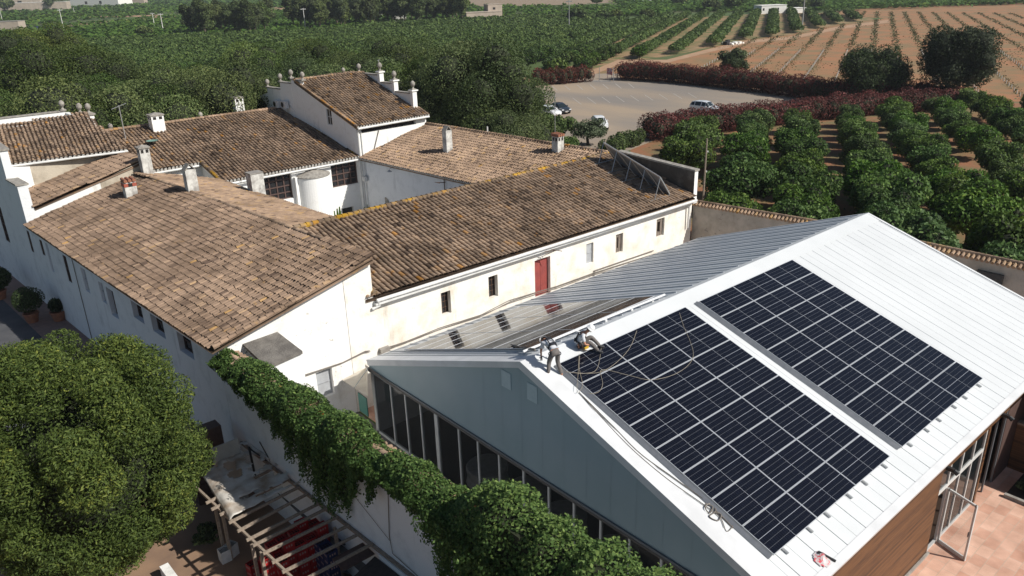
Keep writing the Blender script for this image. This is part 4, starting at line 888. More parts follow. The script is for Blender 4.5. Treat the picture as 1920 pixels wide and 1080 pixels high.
# ---- chimneys and roof fittings
def chimney(px, py, ptx, pty, plane, w_, d_, label, cap='flat', m='chim', openings=True, rz=0, name='chimney'):
    p = on(px, py, *plane); d = ray(ptx, pty); t_ = ((p-CAM)[:2]@d[:2])/(d[:2]@d[:2]); h = (CAM+d*t_)[2]-p[2]
    t = empty(name, tuple(p), rz, label=label, cat='chimney', group='chimneys on the old roofs')
    b = MB(); hh = h*.98; b.box((-w_/2, -d_/2, -.8), (w_/2, d_/2, hh-.12)); b.build('shaft', M[m], t)
    b = MB()
    if cap == 'flat':
        b.box((-w_/2-.07, -d_/2-.07, hh-.12), (w_/2+.07, d_/2+.07, hh-.04)); b.add([(-w_/2, -d_/2, hh-.04), (w_/2, -d_/2, hh-.04), (w_/2, d_/2, hh-.04), (-w_/2, d_/2, hh-.04), (0, 0, hh+.1)], [(0, 1, 4), (1, 2, 4), (2, 3, 4), (3, 0, 4)]); b.build('cap', M['stone'], t)
    elif cap == 'tile':
        b.box((-w_/2-.03, -d_/2-.03, hh-.12), (w_/2+.03, d_/2+.03, hh-.08))
        for s in (-1, 0, 1): b.tube([(s*w_*.36, -d_/2-.08, hh-.03), (s*w_*.36, d_/2+.08, hh-.0)], .1, 8)
        b.build('cap', M['terracotta'], t)
    elif cap == 'tent':
        b.prism([(-w_/2-.02, -d_/2, hh-.14), (-w_/2+.05, -d_/2, hh-.14), (.02, -d_/2, hh+.22), (-.03, -d_/2, hh+.22)], (0, d_, 0)); b.prism([(w_/2+.02, -d_/2, hh-.14), (w_/2-.05, -d_/2, hh-.14), (-.02, -d_/2, hh+.22), (.03, -d_/2, hh+.22)], (0, d_, 0)); b.build('cap', M['stone'], t)
    elif cap == 'open':
        b.box((-w_/2-.03, -d_/2-.03, hh-.12), (w_/2+.03, d_/2+.03, hh-.06)); b.build('cap', M['concrete'], t)
    if openings:
        b = MB()
        for s in (-1, 1):
            b.box((s*w_*.24-w_*.13, -d_/2-.004, hh-.42), (s*w_*.24+w_*.13, -d_/2+.05, hh-.2)); b.box((-w_/2-.004, s*d_*.24-d_*.13, hh-.42), (-w_/2+.05, s*d_*.24+d_*.13, hh-.2))
        b.build('smoke_opening', M['chimdark'], t)
    return t, p, hh
n_w = ((-14.12, 12.45, 5.42), tuple(Vector((.2533*-1, -.02, 1)))); n_n = ((0, 39.05, 5.5), (0, -.2445, 1)); n_e = ((9.75, 19.65, 5.42), (-.2647, -.0205, 1)); n_b = ((0, 12.6, 5.45), (0, -.25, 1))
chimney(296, 243, 293, 212, n_n, .95, .95, 'square white chimney with small openings on the ridge, left of the slimmer one', m='white')
chimney(449, 213, 446, 180, ((0, 51.3, 0), (0, 1, 0)), .75, .75, 'slim white chimney standing behind the ridge just left of the tower', m='white')
chimney(840, 284, 838, 240, n_e, .55, .5, 'grey stained chimney with a pointed lid in mid roof right of the tower', cap='tent', openings=False)
chimney(1046, 283, 1046, 251, n_e, .6, .6, 'whitewashed chimney with a broken tile lid near the parking lot end of the tiled wing', cap='tile')
chimney(361, 358, 356, 312, ((-8, 30, 7.35), (0, 0, 1)), .62, .55, 'mossy white chimney with a tent shaped lid beside the long mortared ridge', cap='tent', openings=False)
t, p, hh = chimney(246, 367, 243, 335, n_w, .68, .6, 'low chimney with red brick collar at the left end of the pale roof', cap='tile', openings=False)
b = MB(); b.box((-.36, -.32, hh-.4), (.36, .32, hh-.2)); b.build('brick_collar', M['brick'], t)
b = MB(); b.box((-.12, -.325, hh-.4), (.12, -.3, hh-.2)); b.build('smoke_opening', M['chimdark'], t)
chimney(482, 362, 474, 320, ((-3.3, 32, 5.9), (-.07*0, 0, 1)), .85, .8, 'stout chimney, one side soot dark and one side white, at the edge of the courtyard', cap='open', openings=False)
chimney(277, 326, 271, 272, ((-8.0, 37.5, 7.3), (0, 0, 1)), .62, .62, 'tall white chimney against the end of the upper lean-to roof', cap='flat')
# antennas
def mast(px, py, h, plane, label, arms, r=.02, m='antenna', name='tv_antenna'):
    p = on(px, py, *plane); t = empty(name, tuple(p), label=label, cat='antenna'); b = MB(); b.tube([(0, 0, -.3), (0, 0, h)], r, 6); b.build('pole', M[m], t); b = MB()
    for (z, L, az) in arms: b.tube([(-L/2*math.cos(az), -L/2*math.sin(az), z), (L/2*math.cos(az), L/2*math.sin(az), z+.05)], r*.7, 5)
    b.build('boom', M[m], t); return t
mast(236, 262, 2.6, n_n, 'thin aerial pole with one long arm rising left of the first white chimney', [(2.5, 2.6, .9)], .035)
mast(1041, 262, 3.2, n_e, 'tall thin aerial with cross arms behind the tile capped chimney', [(2.1, 1.8, .2), (1.9, 1.6, 1.4), (3.0, .5, .7)])
mast(712, 138, 1.2, ((0, 47, 0), (0, 1, 0)), 'small white wireless dish on a short pole above the stepped parapet', [(1.15, .3, .3)], .03)
t = mast(463, 330, 2.6, ((-3.6, 33, 5.8), (0, 0, 1)), 'rusty iron tripod standing beside the stout two toned chimney', [(1.9, .5, 1.2)], .02, 'iron')
b = MB(); b.tube([(-.7, -.5, -.3), (0, 0, 2.5)], .018, 5); b.tube([(.6, .4, -.3), (.05, 0, 2.2)], .018, 5); b.build('brace', M['iron'], t)
q = on(287, 272, *n_n); t = empty('satellite_dish', tuple(q), label='pale green dish lying above the tall white chimney at the left', cat='dish'); b = MB(); b.lathe((0, 0, .25), [(0, 0), (.3, .03), (.45, .1)], 16); b.build('dish', M['greenglass'], t); b = MB(); b.tube([(0, 0, -.1), (0, 0, .27)], .03, 5); b.build('stand', M['iron'], t)
q = on(914, 248, *n_e); b = MB(); b.tube([q, q+np.array([0, 0, .45])], .06, 8); tag(b.build('vent_pipe', M['gutter']), 'short white vent pipe on the far ridge of the wing behind the barn', 'pipe')
# solar thermal collector rack on the barn roof
def bp(x, y, k=0): return Vector((x, y, 5.45+.25*(y-12.6)+k))
rk = empty('collector_rack', label='row of tilted solar collectors on a light steel frame on the barn roof', cat='solar collector')
ya, yb_, ht = 13.2, 18.5, 1.4; pts = [ya+(yb_-ya)*i/4 for i in range(5)]
xt = lambda y: 14.1+.13*(y-13.2)
xb = lambda y: 15.1+.14*(y-13.2)
for i in range(4):
    a, c = pts[i]+.02, pts[i+1]-.02; b = MB()
    A_, B_, C_, D_ = bp(xb(a), a, .18), bp(xb(c), c, .18), bp(xt(c), c, ht), bp(xt(a), a, ht); nn = Vector((.06, 0, .05))
    b.add([A_, B_, C_, D_, A_+nn, B_+nn, C_+nn, D_+nn], [(0, 1, 2, 3), (7, 6, 5, 4), (0, 4, 5, 1), (1, 5, 6, 2), (2, 6, 7, 3), (3, 7, 4, 0)]); b.build('collector', M['collector'], rk)
b = MB(); b.bar(bp(xt(ya), ya, ht+.03), bp(xt(yb_), yb_, ht+.03), .07, .07); b.bar(bp(xb(ya), ya, .15), bp(xb(yb_), yb_, .15), .06, .06)
for y in pts:
    b.bar(bp(xb(y)-1.9, y, .12), bp(xb(y), y, .14), .05, .05); b.bar(bp(xt(y), y, ht), bp(xt(y)-.45, y, .12), .04, .04); b.bar(bp(xt(y), y, ht), bp(xb(y), y, .16), .045, .045)
for i in range(4): b.bar(bp(xt(pts[i+1]), pts[i+1], ht), bp(xb(pts[i])-.3, pts[i]+.2, .15), .03, .03)
b.build('frame', M['steel'], rk)

# ---- garden wall with tile coping
gw = empty('garden_wall', label='old rendered wall with a row of tiles on top running behind the hall to the orchard', cat='wall')
gp = [(17.3, 13.0), (18.45, 5.5), (18.75, -1), (18.9, -8), (19.0, -20)]; gt = 4.72
b = MB(); cpg = MB(); rs = np.random.RandomState(3)
for i in range(4):
    p, q = Vector((*gp[i], 0)), Vector((*gp[i+1], 0)); d = (q-p).normalized(); s = Vector((-d.y, d.x, 0)); s = s if s.x > 0 else -s
    b.prism([p, q, q+Vector((0, 0, gt)), p+Vector((0, 0, gt))], s*.3)
    L = (q-p).length; k = 0.
    while k < L:
        c = p+d*k+Vector((0, 0, gt)); tt = float(np.clip(rs.normal(.72, .15), 0, 1))
        cpg.tube([c-s*.16+Vector((0, 0, .02)), c+s*.2+Vector((0, 0, .16))], [.09, .075], 8, t=tt); cpg.tube([c+s*.46+Vector((0, 0, .02)), c+s*.2+Vector((0, 0, .16))], [.09, .075], 8, t=tt); k += .235
    k = 0
    while k < L-.1:
        c = p+d*k+s*.2+Vector((0, 0, gt+.2)); cpg.tube([c, c+d*.42], [.1, .085], 8, t=float(np.clip(rs.normal(.6, .15), 0, 1))); k += .37
b.build('wall', M['gardenwall'], gw); cpg.build('tile_coping', M['tile_light'], gw, tint=True)
q = on(1855, 520, (18.7, -5, 0), (1, 0, 0)); b = MB(); b.box((18.6, q[1]-.6, q[2]-.3), (18.8, q[1]+.6, q[2]+.25)); b.build('window', M['paneblack'], gw)
# ---- wall carrying the creeper
vw = empty('boundary_wall', label='tall white wall with tiled coping under the creeper beside the lower yard', cat='wall')
b = MB(); y0, y1 = 12.7, -20
b.add([(fx(y0), y0, -1.1), (fx(y1), y1, -1.1), (fx(y1), y1, 4.75), (fx(y0), y0, 4.75)], [(0, 1, 2, 3)]); b.add([(fx(y0)+.42, y0, -1.1), (fx(y1)+.42, y1, -1.1), (fx(y1)+.42, y1, 4.75), (fx(y0)+.42, y0, 4.75)], [(0, 1, 2, 3)]); b.add([(fx(y1), y1, -1.1), (fx(y1)+.42, y1, -1.1), (fx(y1)+.42, y1, 4.75), (fx(y1), y1, 4.75)], [(0, 1, 2, 3)]); b.add([(fx(y0), y0, 4.75), (fx(y1), y1, 4.75), (fx(y1)+.42, y1, 4.75), (fx(y0)+.42, y0, 4.75)], [(0, 1, 2, 3)])
b.build('wall', M['facade'], vw)
tile_roof('coping', (fx(y0)-.28, y0+.1, 4.78), (fx(y1)-.28, y1, 4.78), (fx(y1)+.22, y1, 5.0), (fx(y0)+.22, y0+.1, 5.0), M['tile_light'], vw, seed=71, cl=.3)
tile_roof('coping', (fx(y1)+.72, y1, 4.78), (fx(y0)+.72, y0+.1, 4.78), (fx(y0)+.24, y0+.1, 5.0), (fx(y1)+.24, y1, 5.0), M['tile_light'], vw, seed=72, cl=.3)
cap_row('coping_ridge', (fx(y0)+.23, y0-.2, 5.0), (fx(y1)+.23, y1, 5.0), vw, r=.1, m=M['tile'], seed=73)
b = MB(); b.tube([(fx(2)-.03, 1.6, 4.7), (fx(2)-.03, 1.9, 2.2), (fx(2)-.03, 1.8, 1.55), (fx(-2)-.03, -1.5, 1.1), (fx(-6)-.03, -6, .6)], .015, 4); b.tube([(fx(4)-.03, 4.0, 2.9), (fx(2)-.03, 1.9, 2.0)], .01, 4)
b.lathe((fx(4)-.08, 4.1, 2.9), [(0, .08), (.08, .05), (.08, -.05), (0, -.08)], 8); b.build('wall_cable', M['cable'], vw)
b = MB(); b.prism([(fx(2.5), 2.5, -1.1), (fx(-20), -20, -1.1), (fx(-20), -20, 1.15), (fx(2.5), 2.5, 1.15)], (-.12, 0, 0)); b.build('wall_plinth', M['white'], vw)
# slab roofed lean-to between gable and wall
p2 = on(520, 622, (0, 12.7, 0), (0, 1, 0)); p1 = on(455, 645, (0, 12.7, 0), (0, 1, 0)); p3 = G(567, 658, p2[2]-.25); p4 = G(500, 688, p2[2]-.35)
lt = empty('lean_to', label='small lean-to with a grey stucco slab roof below the tiled gable end', cat='shed')
b = MB(); b.add([p1, p2, p3, p4, p1-np.array([0, 0, .12]), p2-np.array([0, 0, .12]), p3-np.array([0, 0, .12]), p4-np.array([0, 0, .12])], [(0, 1, 2, 3), (4, 7, 6, 5), (0, 3, 7, 4), (3, 2, 6, 7), (2, 1, 5, 6)]); b.build('roof', mat('grey_stucco', (.20, .185, .165), .95, (.12, .11, .1), 2.5, 7, .6, 14), lt)
b = MB(); k1 = np.array([0, .08, -.12]); b.add([p4+k1, p3+k1, (p3[0], p3[1]+.08, 0), (p4[0], p4[1]+.08, 0)], [(0, 1, 2, 3)]); b.add([p3+k1, p2+k1, (p2[0], p2[1], 0), (p3[0], p3[1]+.08, 0)], [(0, 1, 2, 3)]); b.build('wall', M['white'], lt)
# awning and teal board in the gap beside the hall
aw = empty('awning', label='small cream fabric awning folded down in the gap between hall and barn', cat='awning')
a1 = np.array([-8.45, 10.9, 3.35]); a2 = on(641, 712, (0, 12.6, 0), (0, 1, 0)); a3 = G(689, 744, 2.55); a4 = np.array([-8.4, 10.6, 3.2])
b = MB(); a5 = on(685, 690, (0, 12.6, 0), (0, 1, 0)); b.add([a5, a2, a3, a4], [(0, 1, 2), (0, 2, 3)]); b.build('fabric', M['awning'], aw); b = MB(); b.bar(a4, (a2+a3)/2, .04, .04); b.build('arm', M['frame'], aw)
b = MB(); q = on(680, 755, (-8.9, 0, 0), (1, 0, 0)); b.box((-8.9, q[1]-.35, q[2]-.55), (-8.86, q[1]+.35, q[2]+.35)); tag(b.build('teal_board', M['teal']), 'teal board leaning in shade at the left corner of the hall glazing', 'board')

# ---- annex at the right edge with timber half wall
an = empty('timber_annex', label='shaded timber clad annex at the right edge of the patio', cat='building')
b = MB(); b.box((8.6, -24, 0), (8.75, YR+.2, 2.0)); b.build('timber_wall', M['wood'], an)
b = MB(); b.box((8.55, -24, 2.0), (8.85, YR+.2, 2.08)); b.build('rail', M['beam'], an)
b = MB(); b.box((8.5, -24, 3.25), (13.5, YR+.15, 3.4)); b.box((12.5, -24, 0), (12.6, YR+.2, 3.25)); b.build('roof', M['brownframe'], an)
b = MB(); b.box((8.7, YR-4.4, 2), (8.85, YR-4.25, 3.3)); b.build('post', M['wood'], an)

# ============================================================ VEGETATION
# ---- creeper on the boundary wall
cr = empty('creeper', (-13, 0, 0), label='thick green creeper spilling over the tall white boundary wall', cat='climbing plant')
cr.location = (0, 0, 0)
rs = np.random.RandomState(77)
low = [(12.6, 4.9), (11.2, 4.6), (10.2, 4.3), (8.6, 3.95), (7.2, 3.05), (6.2, 2.4), (5.8, 1.7), (5.0, 2.0), (4.3, 1.75), (3.9, 2.4), (3.3, 3.2), (3.0, 3.9), (2.5, 4.1), (2.1, 3.6), (1.7, 4.5), (.6, 4.7), (.1, 4.7), (-.4, 4.3), (-1.0, 3.6), (-1.3, 2.4), (-2.2, 1.4), (-3.5, .8), (-6, .6), (-20, .6)]
ly = np.array([p[0] for p in low])[::-1]; lz = np.array([p[1] for p in low])[::-1]
topz = lambda y: np.interp(y, [-20, -8, -6.5, -5, -4.2, -3.2, -2.4, -1.5, 0, 2, 3.6, 6, 9, 11, 12.5], [6.4, 6.4, 6.5, 6.35, 6.7, 6.8, 5.9, 5.5, 5.45, 5.35, 5.6, 5.45, 5.45, 5.35, 5.1])
halfw = lambda y: np.interp(y, [-20, -8, -4, -1, 2, 6, 9, 11, 12.5], [1.25, 1.15, 1.0, .72, .62, .8, .8, .65, .4])
def creeper(n, size, seed):
    rs = np.random.RandomState(seed)
    y = -18+30.6*rs.rand(n)**1.0; t = rs.rand(n); P = np.zeros((n, 3)); N = np.zeros((n, 3)); xw = fx(y)
    noise = .16*np.sin(y*2.1)+.12*np.sin(y*4.7+1)+.08*np.sin(y*9.3)+rs.normal(0, .03, n)
    lump = .25*np.sin(y*1.3+.4)*np.sin(y*3.1)
    top = t < .52; a = rs.uniform(-.35, math.pi+.2, n); hw = halfw(y)*(1+lump*.5); th = (topz(y)-4.75)*(1+lump*.5)+noise
    r = 1-np.abs(rs.normal(0, .13, n))
    P[:, 1] = y+rs.normal(0, .05, n)
    P[top, 0] = (xw+.12+hw*np.cos(a)*r)[top]; P[top, 2] = (4.7+th*np.clip(np.sin(a), -.5, 1)*r)[top]; N[top, 0] = np.cos(a)[top]; N[top, 2] = np.sin(a)[top]+.3
    zl = np.interp(y+.15*np.sin(y*13)+rs.normal(0, .05, n), ly, lz)+.35*np.sin(y*7.7)*rs.rand(n); s = rs.rand(n)**1.15; z = 5.0+(zl-5.0)*s
    hang = ~top; dep = (.16+.34*np.sin(y*3.3+z*1.1)**2+(.35+.5*(y < -1))*(1-s)*halfw(y))*rs.uniform(.5, 1.1, n)
    P[hang, 0] = (xw-dep)[hang]; P[hang, 2] = z[hang]; N[hang, 0] = -1; N[hang, 2] = .45
    keep = ~(hang & (z < zl)); P = P[keep]; N = N[keep]; T = np.clip(rs.normal(.45, .2, len(P))+.18*(P[:, 2]-4.9)*(P[:, 2] > 4.9), 0, 1)
    return leaf_quads(P, N, size, T, rs, .62, .55)
V, F, T = creeper(150000, .05, 5); link('leaves', quadmesh('creeper_leaves', V, F, T, [M['leaf_vine']]), cr)
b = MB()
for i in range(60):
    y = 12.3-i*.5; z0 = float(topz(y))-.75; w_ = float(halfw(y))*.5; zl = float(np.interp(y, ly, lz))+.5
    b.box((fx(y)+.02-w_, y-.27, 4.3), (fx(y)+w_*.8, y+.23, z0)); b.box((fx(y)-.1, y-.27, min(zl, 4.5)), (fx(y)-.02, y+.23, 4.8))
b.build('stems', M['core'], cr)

# ---- big street tree at lower left
bt = empty('broadleaf_tree', tuple(G(190, 840, 5.0)[:2])+(-1.1,), label='large round leafy tree in front of the shaded facade at lower left', cat='tree')
q = G(150, 850, 4.5); bt.location = (q[0], q[1], -1.1); rs = np.random.RandomState(9)
lob = [(0, 0, 5.2, 3.3, 3.3, 3.6)]
for i in range(120):
    a = rs.uniform(0, 2*math.pi); e = rs.uniform(-.93, 1); ce = math.sqrt(max(0, 1-e*e)); r = rs.uniform(.9, 1.04); k_ = rs.uniform(.6, .95)
    lob.append((3.25*r*ce*math.cos(a), 3.25*r*ce*math.sin(a), 5.55+e*3.8*r, k_, k_, k_*.8))
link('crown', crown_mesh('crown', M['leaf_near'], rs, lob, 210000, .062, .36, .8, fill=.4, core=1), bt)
t_ = trunk_mesh('trunk', rs, 7.5, 3.2, .26, nb=7, forks=.38); t_.parent = bt

# ---- forest behind the houses
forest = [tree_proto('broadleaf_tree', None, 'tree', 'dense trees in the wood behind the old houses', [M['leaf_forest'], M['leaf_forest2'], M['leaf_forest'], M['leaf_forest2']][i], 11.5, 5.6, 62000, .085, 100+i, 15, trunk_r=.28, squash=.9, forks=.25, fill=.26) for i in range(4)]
FT = [(15, 78, 12), (75, 72, 12), (140, 74, 12), (200, 86, 12), (262, 108, 12), (318, 128, 11.5), (372, 150, 11),
      (-10, 112, 12), (50, 112, 12), (112, 118, 12), (178, 132, 12), (238, 150, 11.5), (292, 172, 11), (345, 192, 10), (400, 186, 10),
      (5, 152, 12), (70, 160, 12), (140, 172, 11.5), (215, 190, 11),
      (437, 112, 11), (480, 96, 11), (412, 148, 11), (462, 138, 11), (560, 64, 12), (622, 76, 12), (520, 100, 11), (588, 100, 11), (660, 82, 12), (700, 88, 12), (640, 116, 11),
      (745, 74, 12), (800, 90, 12), (850, 78, 13), (905, 86, 13), (938, 112, 13), (935, 150, 11.5), (700, 118, 11), (770, 122, 11), (880, 124, 12.5), (930, 165, 9), (850, 165, 9), (938, 205, 7), (905, 200, 7), (955, 215, 6.5), (860, 205, 6.5), (820, 165, 8)]
rs = np.random.RandomState(31)
for i, (px, py, H) in enumerate(FT):
    k = i % 4
    while True:   # keep trunks and crowns clear of the houses
        p = G(px, py+2, H*.97); x_, y_ = p[0], p[1]; rr_ = H/11.5*4.4
        if H < 5.5 or not (x_ < 17.5+rr_ and y_ < (51.5 if x_ < 7 else 57)+rr_): break
        H -= .25
    o = place(forest[k], x_, y_, 0, rs.uniform(0, 6.3), H/11.5*rs.uniform(.9, 1.12)*(.84 if px > 920 else 1))
    side = 'left' if px < 330 else ('middle' if px < 700 else 'right')
    o['label'] = '%s tree from the left in the %s clump of the wood behind the houses' % (nth(1+sum(1 for j, q in enumerate(FT) if ('left' if q[0] < 330 else ('middle' if q[0] < 700 else 'right')) == side and (q[0], j) < (px, i))), side)
bush = tree_proto('shrub', None, 'shrub', 'bright green shrubs beside the chimney and the olive', M['leaf_citrus'], 3.0, 1.9, 4200, .14, 150, 10, trunk_r=.08)
for i, (px, py, s, lb) in enumerate([(992, 262, 1.0, 'bright shrub behind the aerial, farthest left of the three by the olive'), (1040, 245, 1.15, 'bright shrub directly behind the tile capped chimney'), (1062, 268, .75, 'bright shrub touching the left side of the olive')]):
    p = G(px, py, 1.5); place(bush, p[0], p[1], 0, i*1.3, s, label=lb)
# ---- single trees
tA = tree_proto('broadleaf_tree', 'small round dark tree rising behind the far red hedge', 'tree', None, M['leaf_dark'], 5.6, 2.6, 5000, .16, 160, 12); place(tA, *G(1372, 150)[:2])
tB = tree_proto('broadleaf_tree', 'wide dark round tree standing alone between the red hedges', 'tree', None, M['leaf_dark'], 7.6, 4.7, 22000, .14, 161, 22, squash=.9, forks=.2); place(tB, *G(1632, 193)[:2])
tC = tree_proto('broadleaf_tree', 'tallest dark tree leaning right beside the ploughed red field', 'tree', None, M['leaf_dark'], 11.0, 4.9, 26000, .14, 162, 24, squash=1.0, forks=.2); place(tC, *G(1772, 200)[:2]); tC.rotation_euler = (math.radians(5), math.radians(12), .2)
olv = tree_proto('olive_tree', 'grey green olive tree with a bent bare trunk beside the car park', 'tree', None, M['leaf_olive'], 3.4, 1.9, 4200, .1, 163, 12, trunk_r=.16, squash=.55, forks=.45); place(olv, *G(1103, 272)[:2])
# ---- red hedges: clumped crowns in one hedge each
def hedge(name, pts, H, Wd, label, n, seed, m='leaf_hedge', sz=.13):
    rs = np.random.RandomState(seed); t = empty(name, (*pts[0][:2], 0), label=label, cat='hedge'); lobes = []; p0 = np.array([*pts[0][:2], 0])
    for i in range(len(pts)-1):
        p, q = np.array(pts[i][:2]), np.array(pts[i+1][:2]); L = np.linalg.norm(q-p); k = max(1, int(L/1.0)); d = (q-p)/L; s = np.array([-d[1], d[0]])
        for j in range(k):
            c = p+d*(j+.5)*L/k
            for off in (-.3, .3):
                cc = c+s*off*Wd+rs.normal(0, .2, 2); h = H*rs.uniform(.8, 1.08); lobes.append((cc[0]-p0[0], cc[1]-p0[1], h*.5, rs.uniform(.8, 1.1)*Wd*.42, rs.uniform(.8, 1.1)*Wd*.42, h*.52))
    link('foliage', crown_mesh('hedge_foliage', M[m], rs, lobes, n, sz, .45, .7, fill=.22), t); return t
hp = lambda L: [G(x, y) for x, y in L]
hedge('hedge', hp([(1165, 148), (1240, 152), (1330, 160), (1430, 172), (1530, 186), (1640, 196), (1760, 196)]), 3.4, 3.6, 'long dark red hedge along the far side of the car park', 60000, 201)
hedge('hedge', hp([(1000, 160), (1050, 157), (1100, 153)]), 3.0, 2.6, 'short dark red hedge left of the car park entrance', 9000, 202)
hedge('hedge', hp([(1215, 262), (1300, 250), (1400, 238), (1500, 226), (1600, 216), (1700, 208), (1790, 204)]), 2.9, 3.6, 'bright red hedge along the near side of the car park above the orchard', 60000, 203)
hedge('hedge', hp([(1142, 292), (1170, 276), (1200, 268)]), 1.7, 1.8, 'green hedge closing the near corner of the car park', 6000, 204, 'leaf_citrus', .13)
# ---- near citrus orchard
rs = np.random.RandomState(41)
cit = [tree_proto('citrus_tree', None, 'fruit tree', 'citrus trees of the near orchard', M['leaf_citrus'], 3.15, 1.85, 9000, .1, 300+i, 16, trunk_r=.11, squash=.8, forks=.22, fill=.45) for i in range(4)]
def vis(p, m=60):
    q = RM@(np.array(p)-CAM)
    return q[2] > 1 and -m < FOC*q[0]/q[2]+960 < 1920+m and -m < FOC*q[1]/q[2]+540 < 1080+m
rows = ['first', 'second', 'third', 'fourth', 'fifth', 'sixth', 'seventh', 'eighth', 'ninth', 'tenth']; ncit = 0
dr_ = np.array([math.cos(math.radians(30.6)), math.sin(math.radians(30.6))])
hb0, hb1 = G(1200, 275)[:2], G(1790, 214)[:2]
lane = [8.9, 2.4, -3.4, -10.1, -16.4, -22.9, -29.3, -35.8, -42.3]
cnt = 0
for ri, c0 in enumerate(lane):
    x = 20.5; ti = 0
    while x < 112:
        y = c0+.5914*x+rs.normal(0, .2); p = np.array([x, y]); x += 3.55*rs.uniform(.93, 1.07)
        t_h = ((p-hb0)@(hb1-hb0))/((hb1-hb0)@(hb1-hb0)); nn = np.array([-(hb1-hb0)[1], (hb1-hb0)[0]]); nn = nn if nn@(CAM[:2]-hb0) > 0 else -nn
        if (p-hb0)@nn/np.linalg.norm(nn) < 1.5 and t_h < 1.02: continue
        if not vis((x, y, 2)) or (ri == 0 and x < 38): continue
        if x > (84 if ri < 4 else 93) or t_h > 1.25 or x < 21.5 or rs.rand() < .07: continue
        if ri >= 4 and x > 74 and t_h > 1.0 and rs.rand() < .3: continue
        ti += 1; s = rs.uniform(.82, 1.16)*(1.0 if x > 52 else (1.12 if x > 42 else 1.34))
        place(cit[cnt % 4], x, y, 0, rs.uniform(0, 6.3), s, label='%s citrus tree from the garden wall in the %s orchard row from the left' % (nth(ti), rows[ri])); cnt += 1
ncit = cnt
# ---- farther groves: 290 nearest trees one by one, the rest as groves
gp_ = [tree_proto('citrus_tree', 'small dark citrus tree in the planted rows beyond the car park', 'fruit tree', 'citrus trees in the groves beyond the car park', M['leaf_grove'], 3.0, 2.0, 1500, .2, 400+i, 7, trunk_r=.1, squash=.8, core=True) for i in range(3)]
def inpoly(x, y, poly):
    c = False; n = len(poly); j = n-1
    for i in range(n):
        xi, yi = poly[i]; xj, yj = poly[j]
        if (yi > y) != (yj > y) and x < (xj-xi)*(y-yi)/(yj-yi)+xi: c = not c
        j = i
    return c
def gpoly(L): return [tuple(G(*p)[:2]) for p in L]
groves = [  # polygon, row angle, row spacing, tree spacing
    (gpoly([(1095, 142), (1160, 117), (1250, 106), (1330, 90), (1400, 74), (1480, 66), (1560, 48), (1640, 36), (1600, 28), (1500, 24), (1420, 26), (1200, 34), (1100, 60), (1040, 95), (1000, 130)]), 31.5, 7.2, 2.9),
    (gpoly([(1000, 132), (1040, 96), (1100, 60), (1180, 38), (1100, 34), (960, 38), (880, 42), (700, 52), (620, 62), (520, 68), (360, 74), (260, 78), (160, 84), (0, 90), (-60, 95), (-60, 180), (300, 175), (420, 165), (700, 135), (900, 150), (985, 145)]), 31.5, 5.2, 3.4)]
cand = []; NR = {}
for gi, (poly, ang, rs_, ts) in enumerate(groves):
    P_ = np.array(poly); a = math.radians(ang); d = np.array([math.cos(a), math.sin(a)]); s = np.array([-d[1], d[0]])
    U = P_@d; W_ = P_@s
    for wi, wv_ in enumerate(np.arange(W_.min(), W_.max(), rs_)):
        ordk = 0
        for uv in np.arange(U.min(), U.max(), ts):
            p = d*(uv+rs.uniform(-.4, .4))+s*(wv_+rs.uniform(-.3, .3))
            if inpoly(p[0], p[1], poly) and vis((p[0], p[1], 2), 20): ordk += 1; cand.append((np.linalg.norm(p-CAM[:2]), p[0], p[1], gi, wi, ordk))
cand.sort(); nind = 290
print('grove trees', len(cand), 'near orchard', ncit)
sel = cand[:nind-ncit]; rk_ = {k: i+1 for i, k in enumerate(sorted(set((c[3], c[4]) for c in sel)))}
g0n = len(set((c[3], c[4]) for c in sel if c[3] == 0))
for i, (d_, x, y, gi, wi, ok) in enumerate(sel):
    r_i = rk_[(gi, wi)]-(g0n if gi else 0)
    place(gp_[i % 3], x, y, 0, rs.uniform(0, 6.3), rs.uniform(.85, 1.1), label='%s tree in the %s row from the right, %s' % (nth(ok), nth(r_i), ['striped citrus grove', 'dense citrus grove'][gi]))
rest = cand[max(0, nind-ncit):]
Vs, Fs, Ts = [], [], []; nb = 0
for d_, x, y, _, _, _ in rest:
    n = 380 if d_ < 220 else (170 if d_ < 320 else 80); sz = .24 if d_ < 220 else (.4 if d_ < 320 else .6); dd = rs.normal(0, 1, (n, 3)); dd /= np.linalg.norm(dd, axis=1)[:, None]; dd[:, 2] = np.abs(dd[:, 2])*.9+.02
    k = rs.uniform(.85, 1.1); P_ = dd*np.array([1.9, 1.9, 1.6])*k*(1-np.abs(rs.normal(0, .15, n)))[:, None]+np.array([x, y, 1.1])
    V, F, T = leaf_quads(P_, dd, sz, np.clip(rs.normal(.42+rs.normal(0, .1), .18, n), 0, 1), rs, .7, .6); Vs.append(V); Fs.append(F+nb); Ts.append(T); nb += len(V)
tag(link('citrus_grove', quadmesh('grove', np.concatenate(Vs), np.concatenate(Fs), np.concatenate(Ts), [M['leaf_grove']])), 'broad dark green citrus groves running to the pine woods', 'grove', kind='stuff')
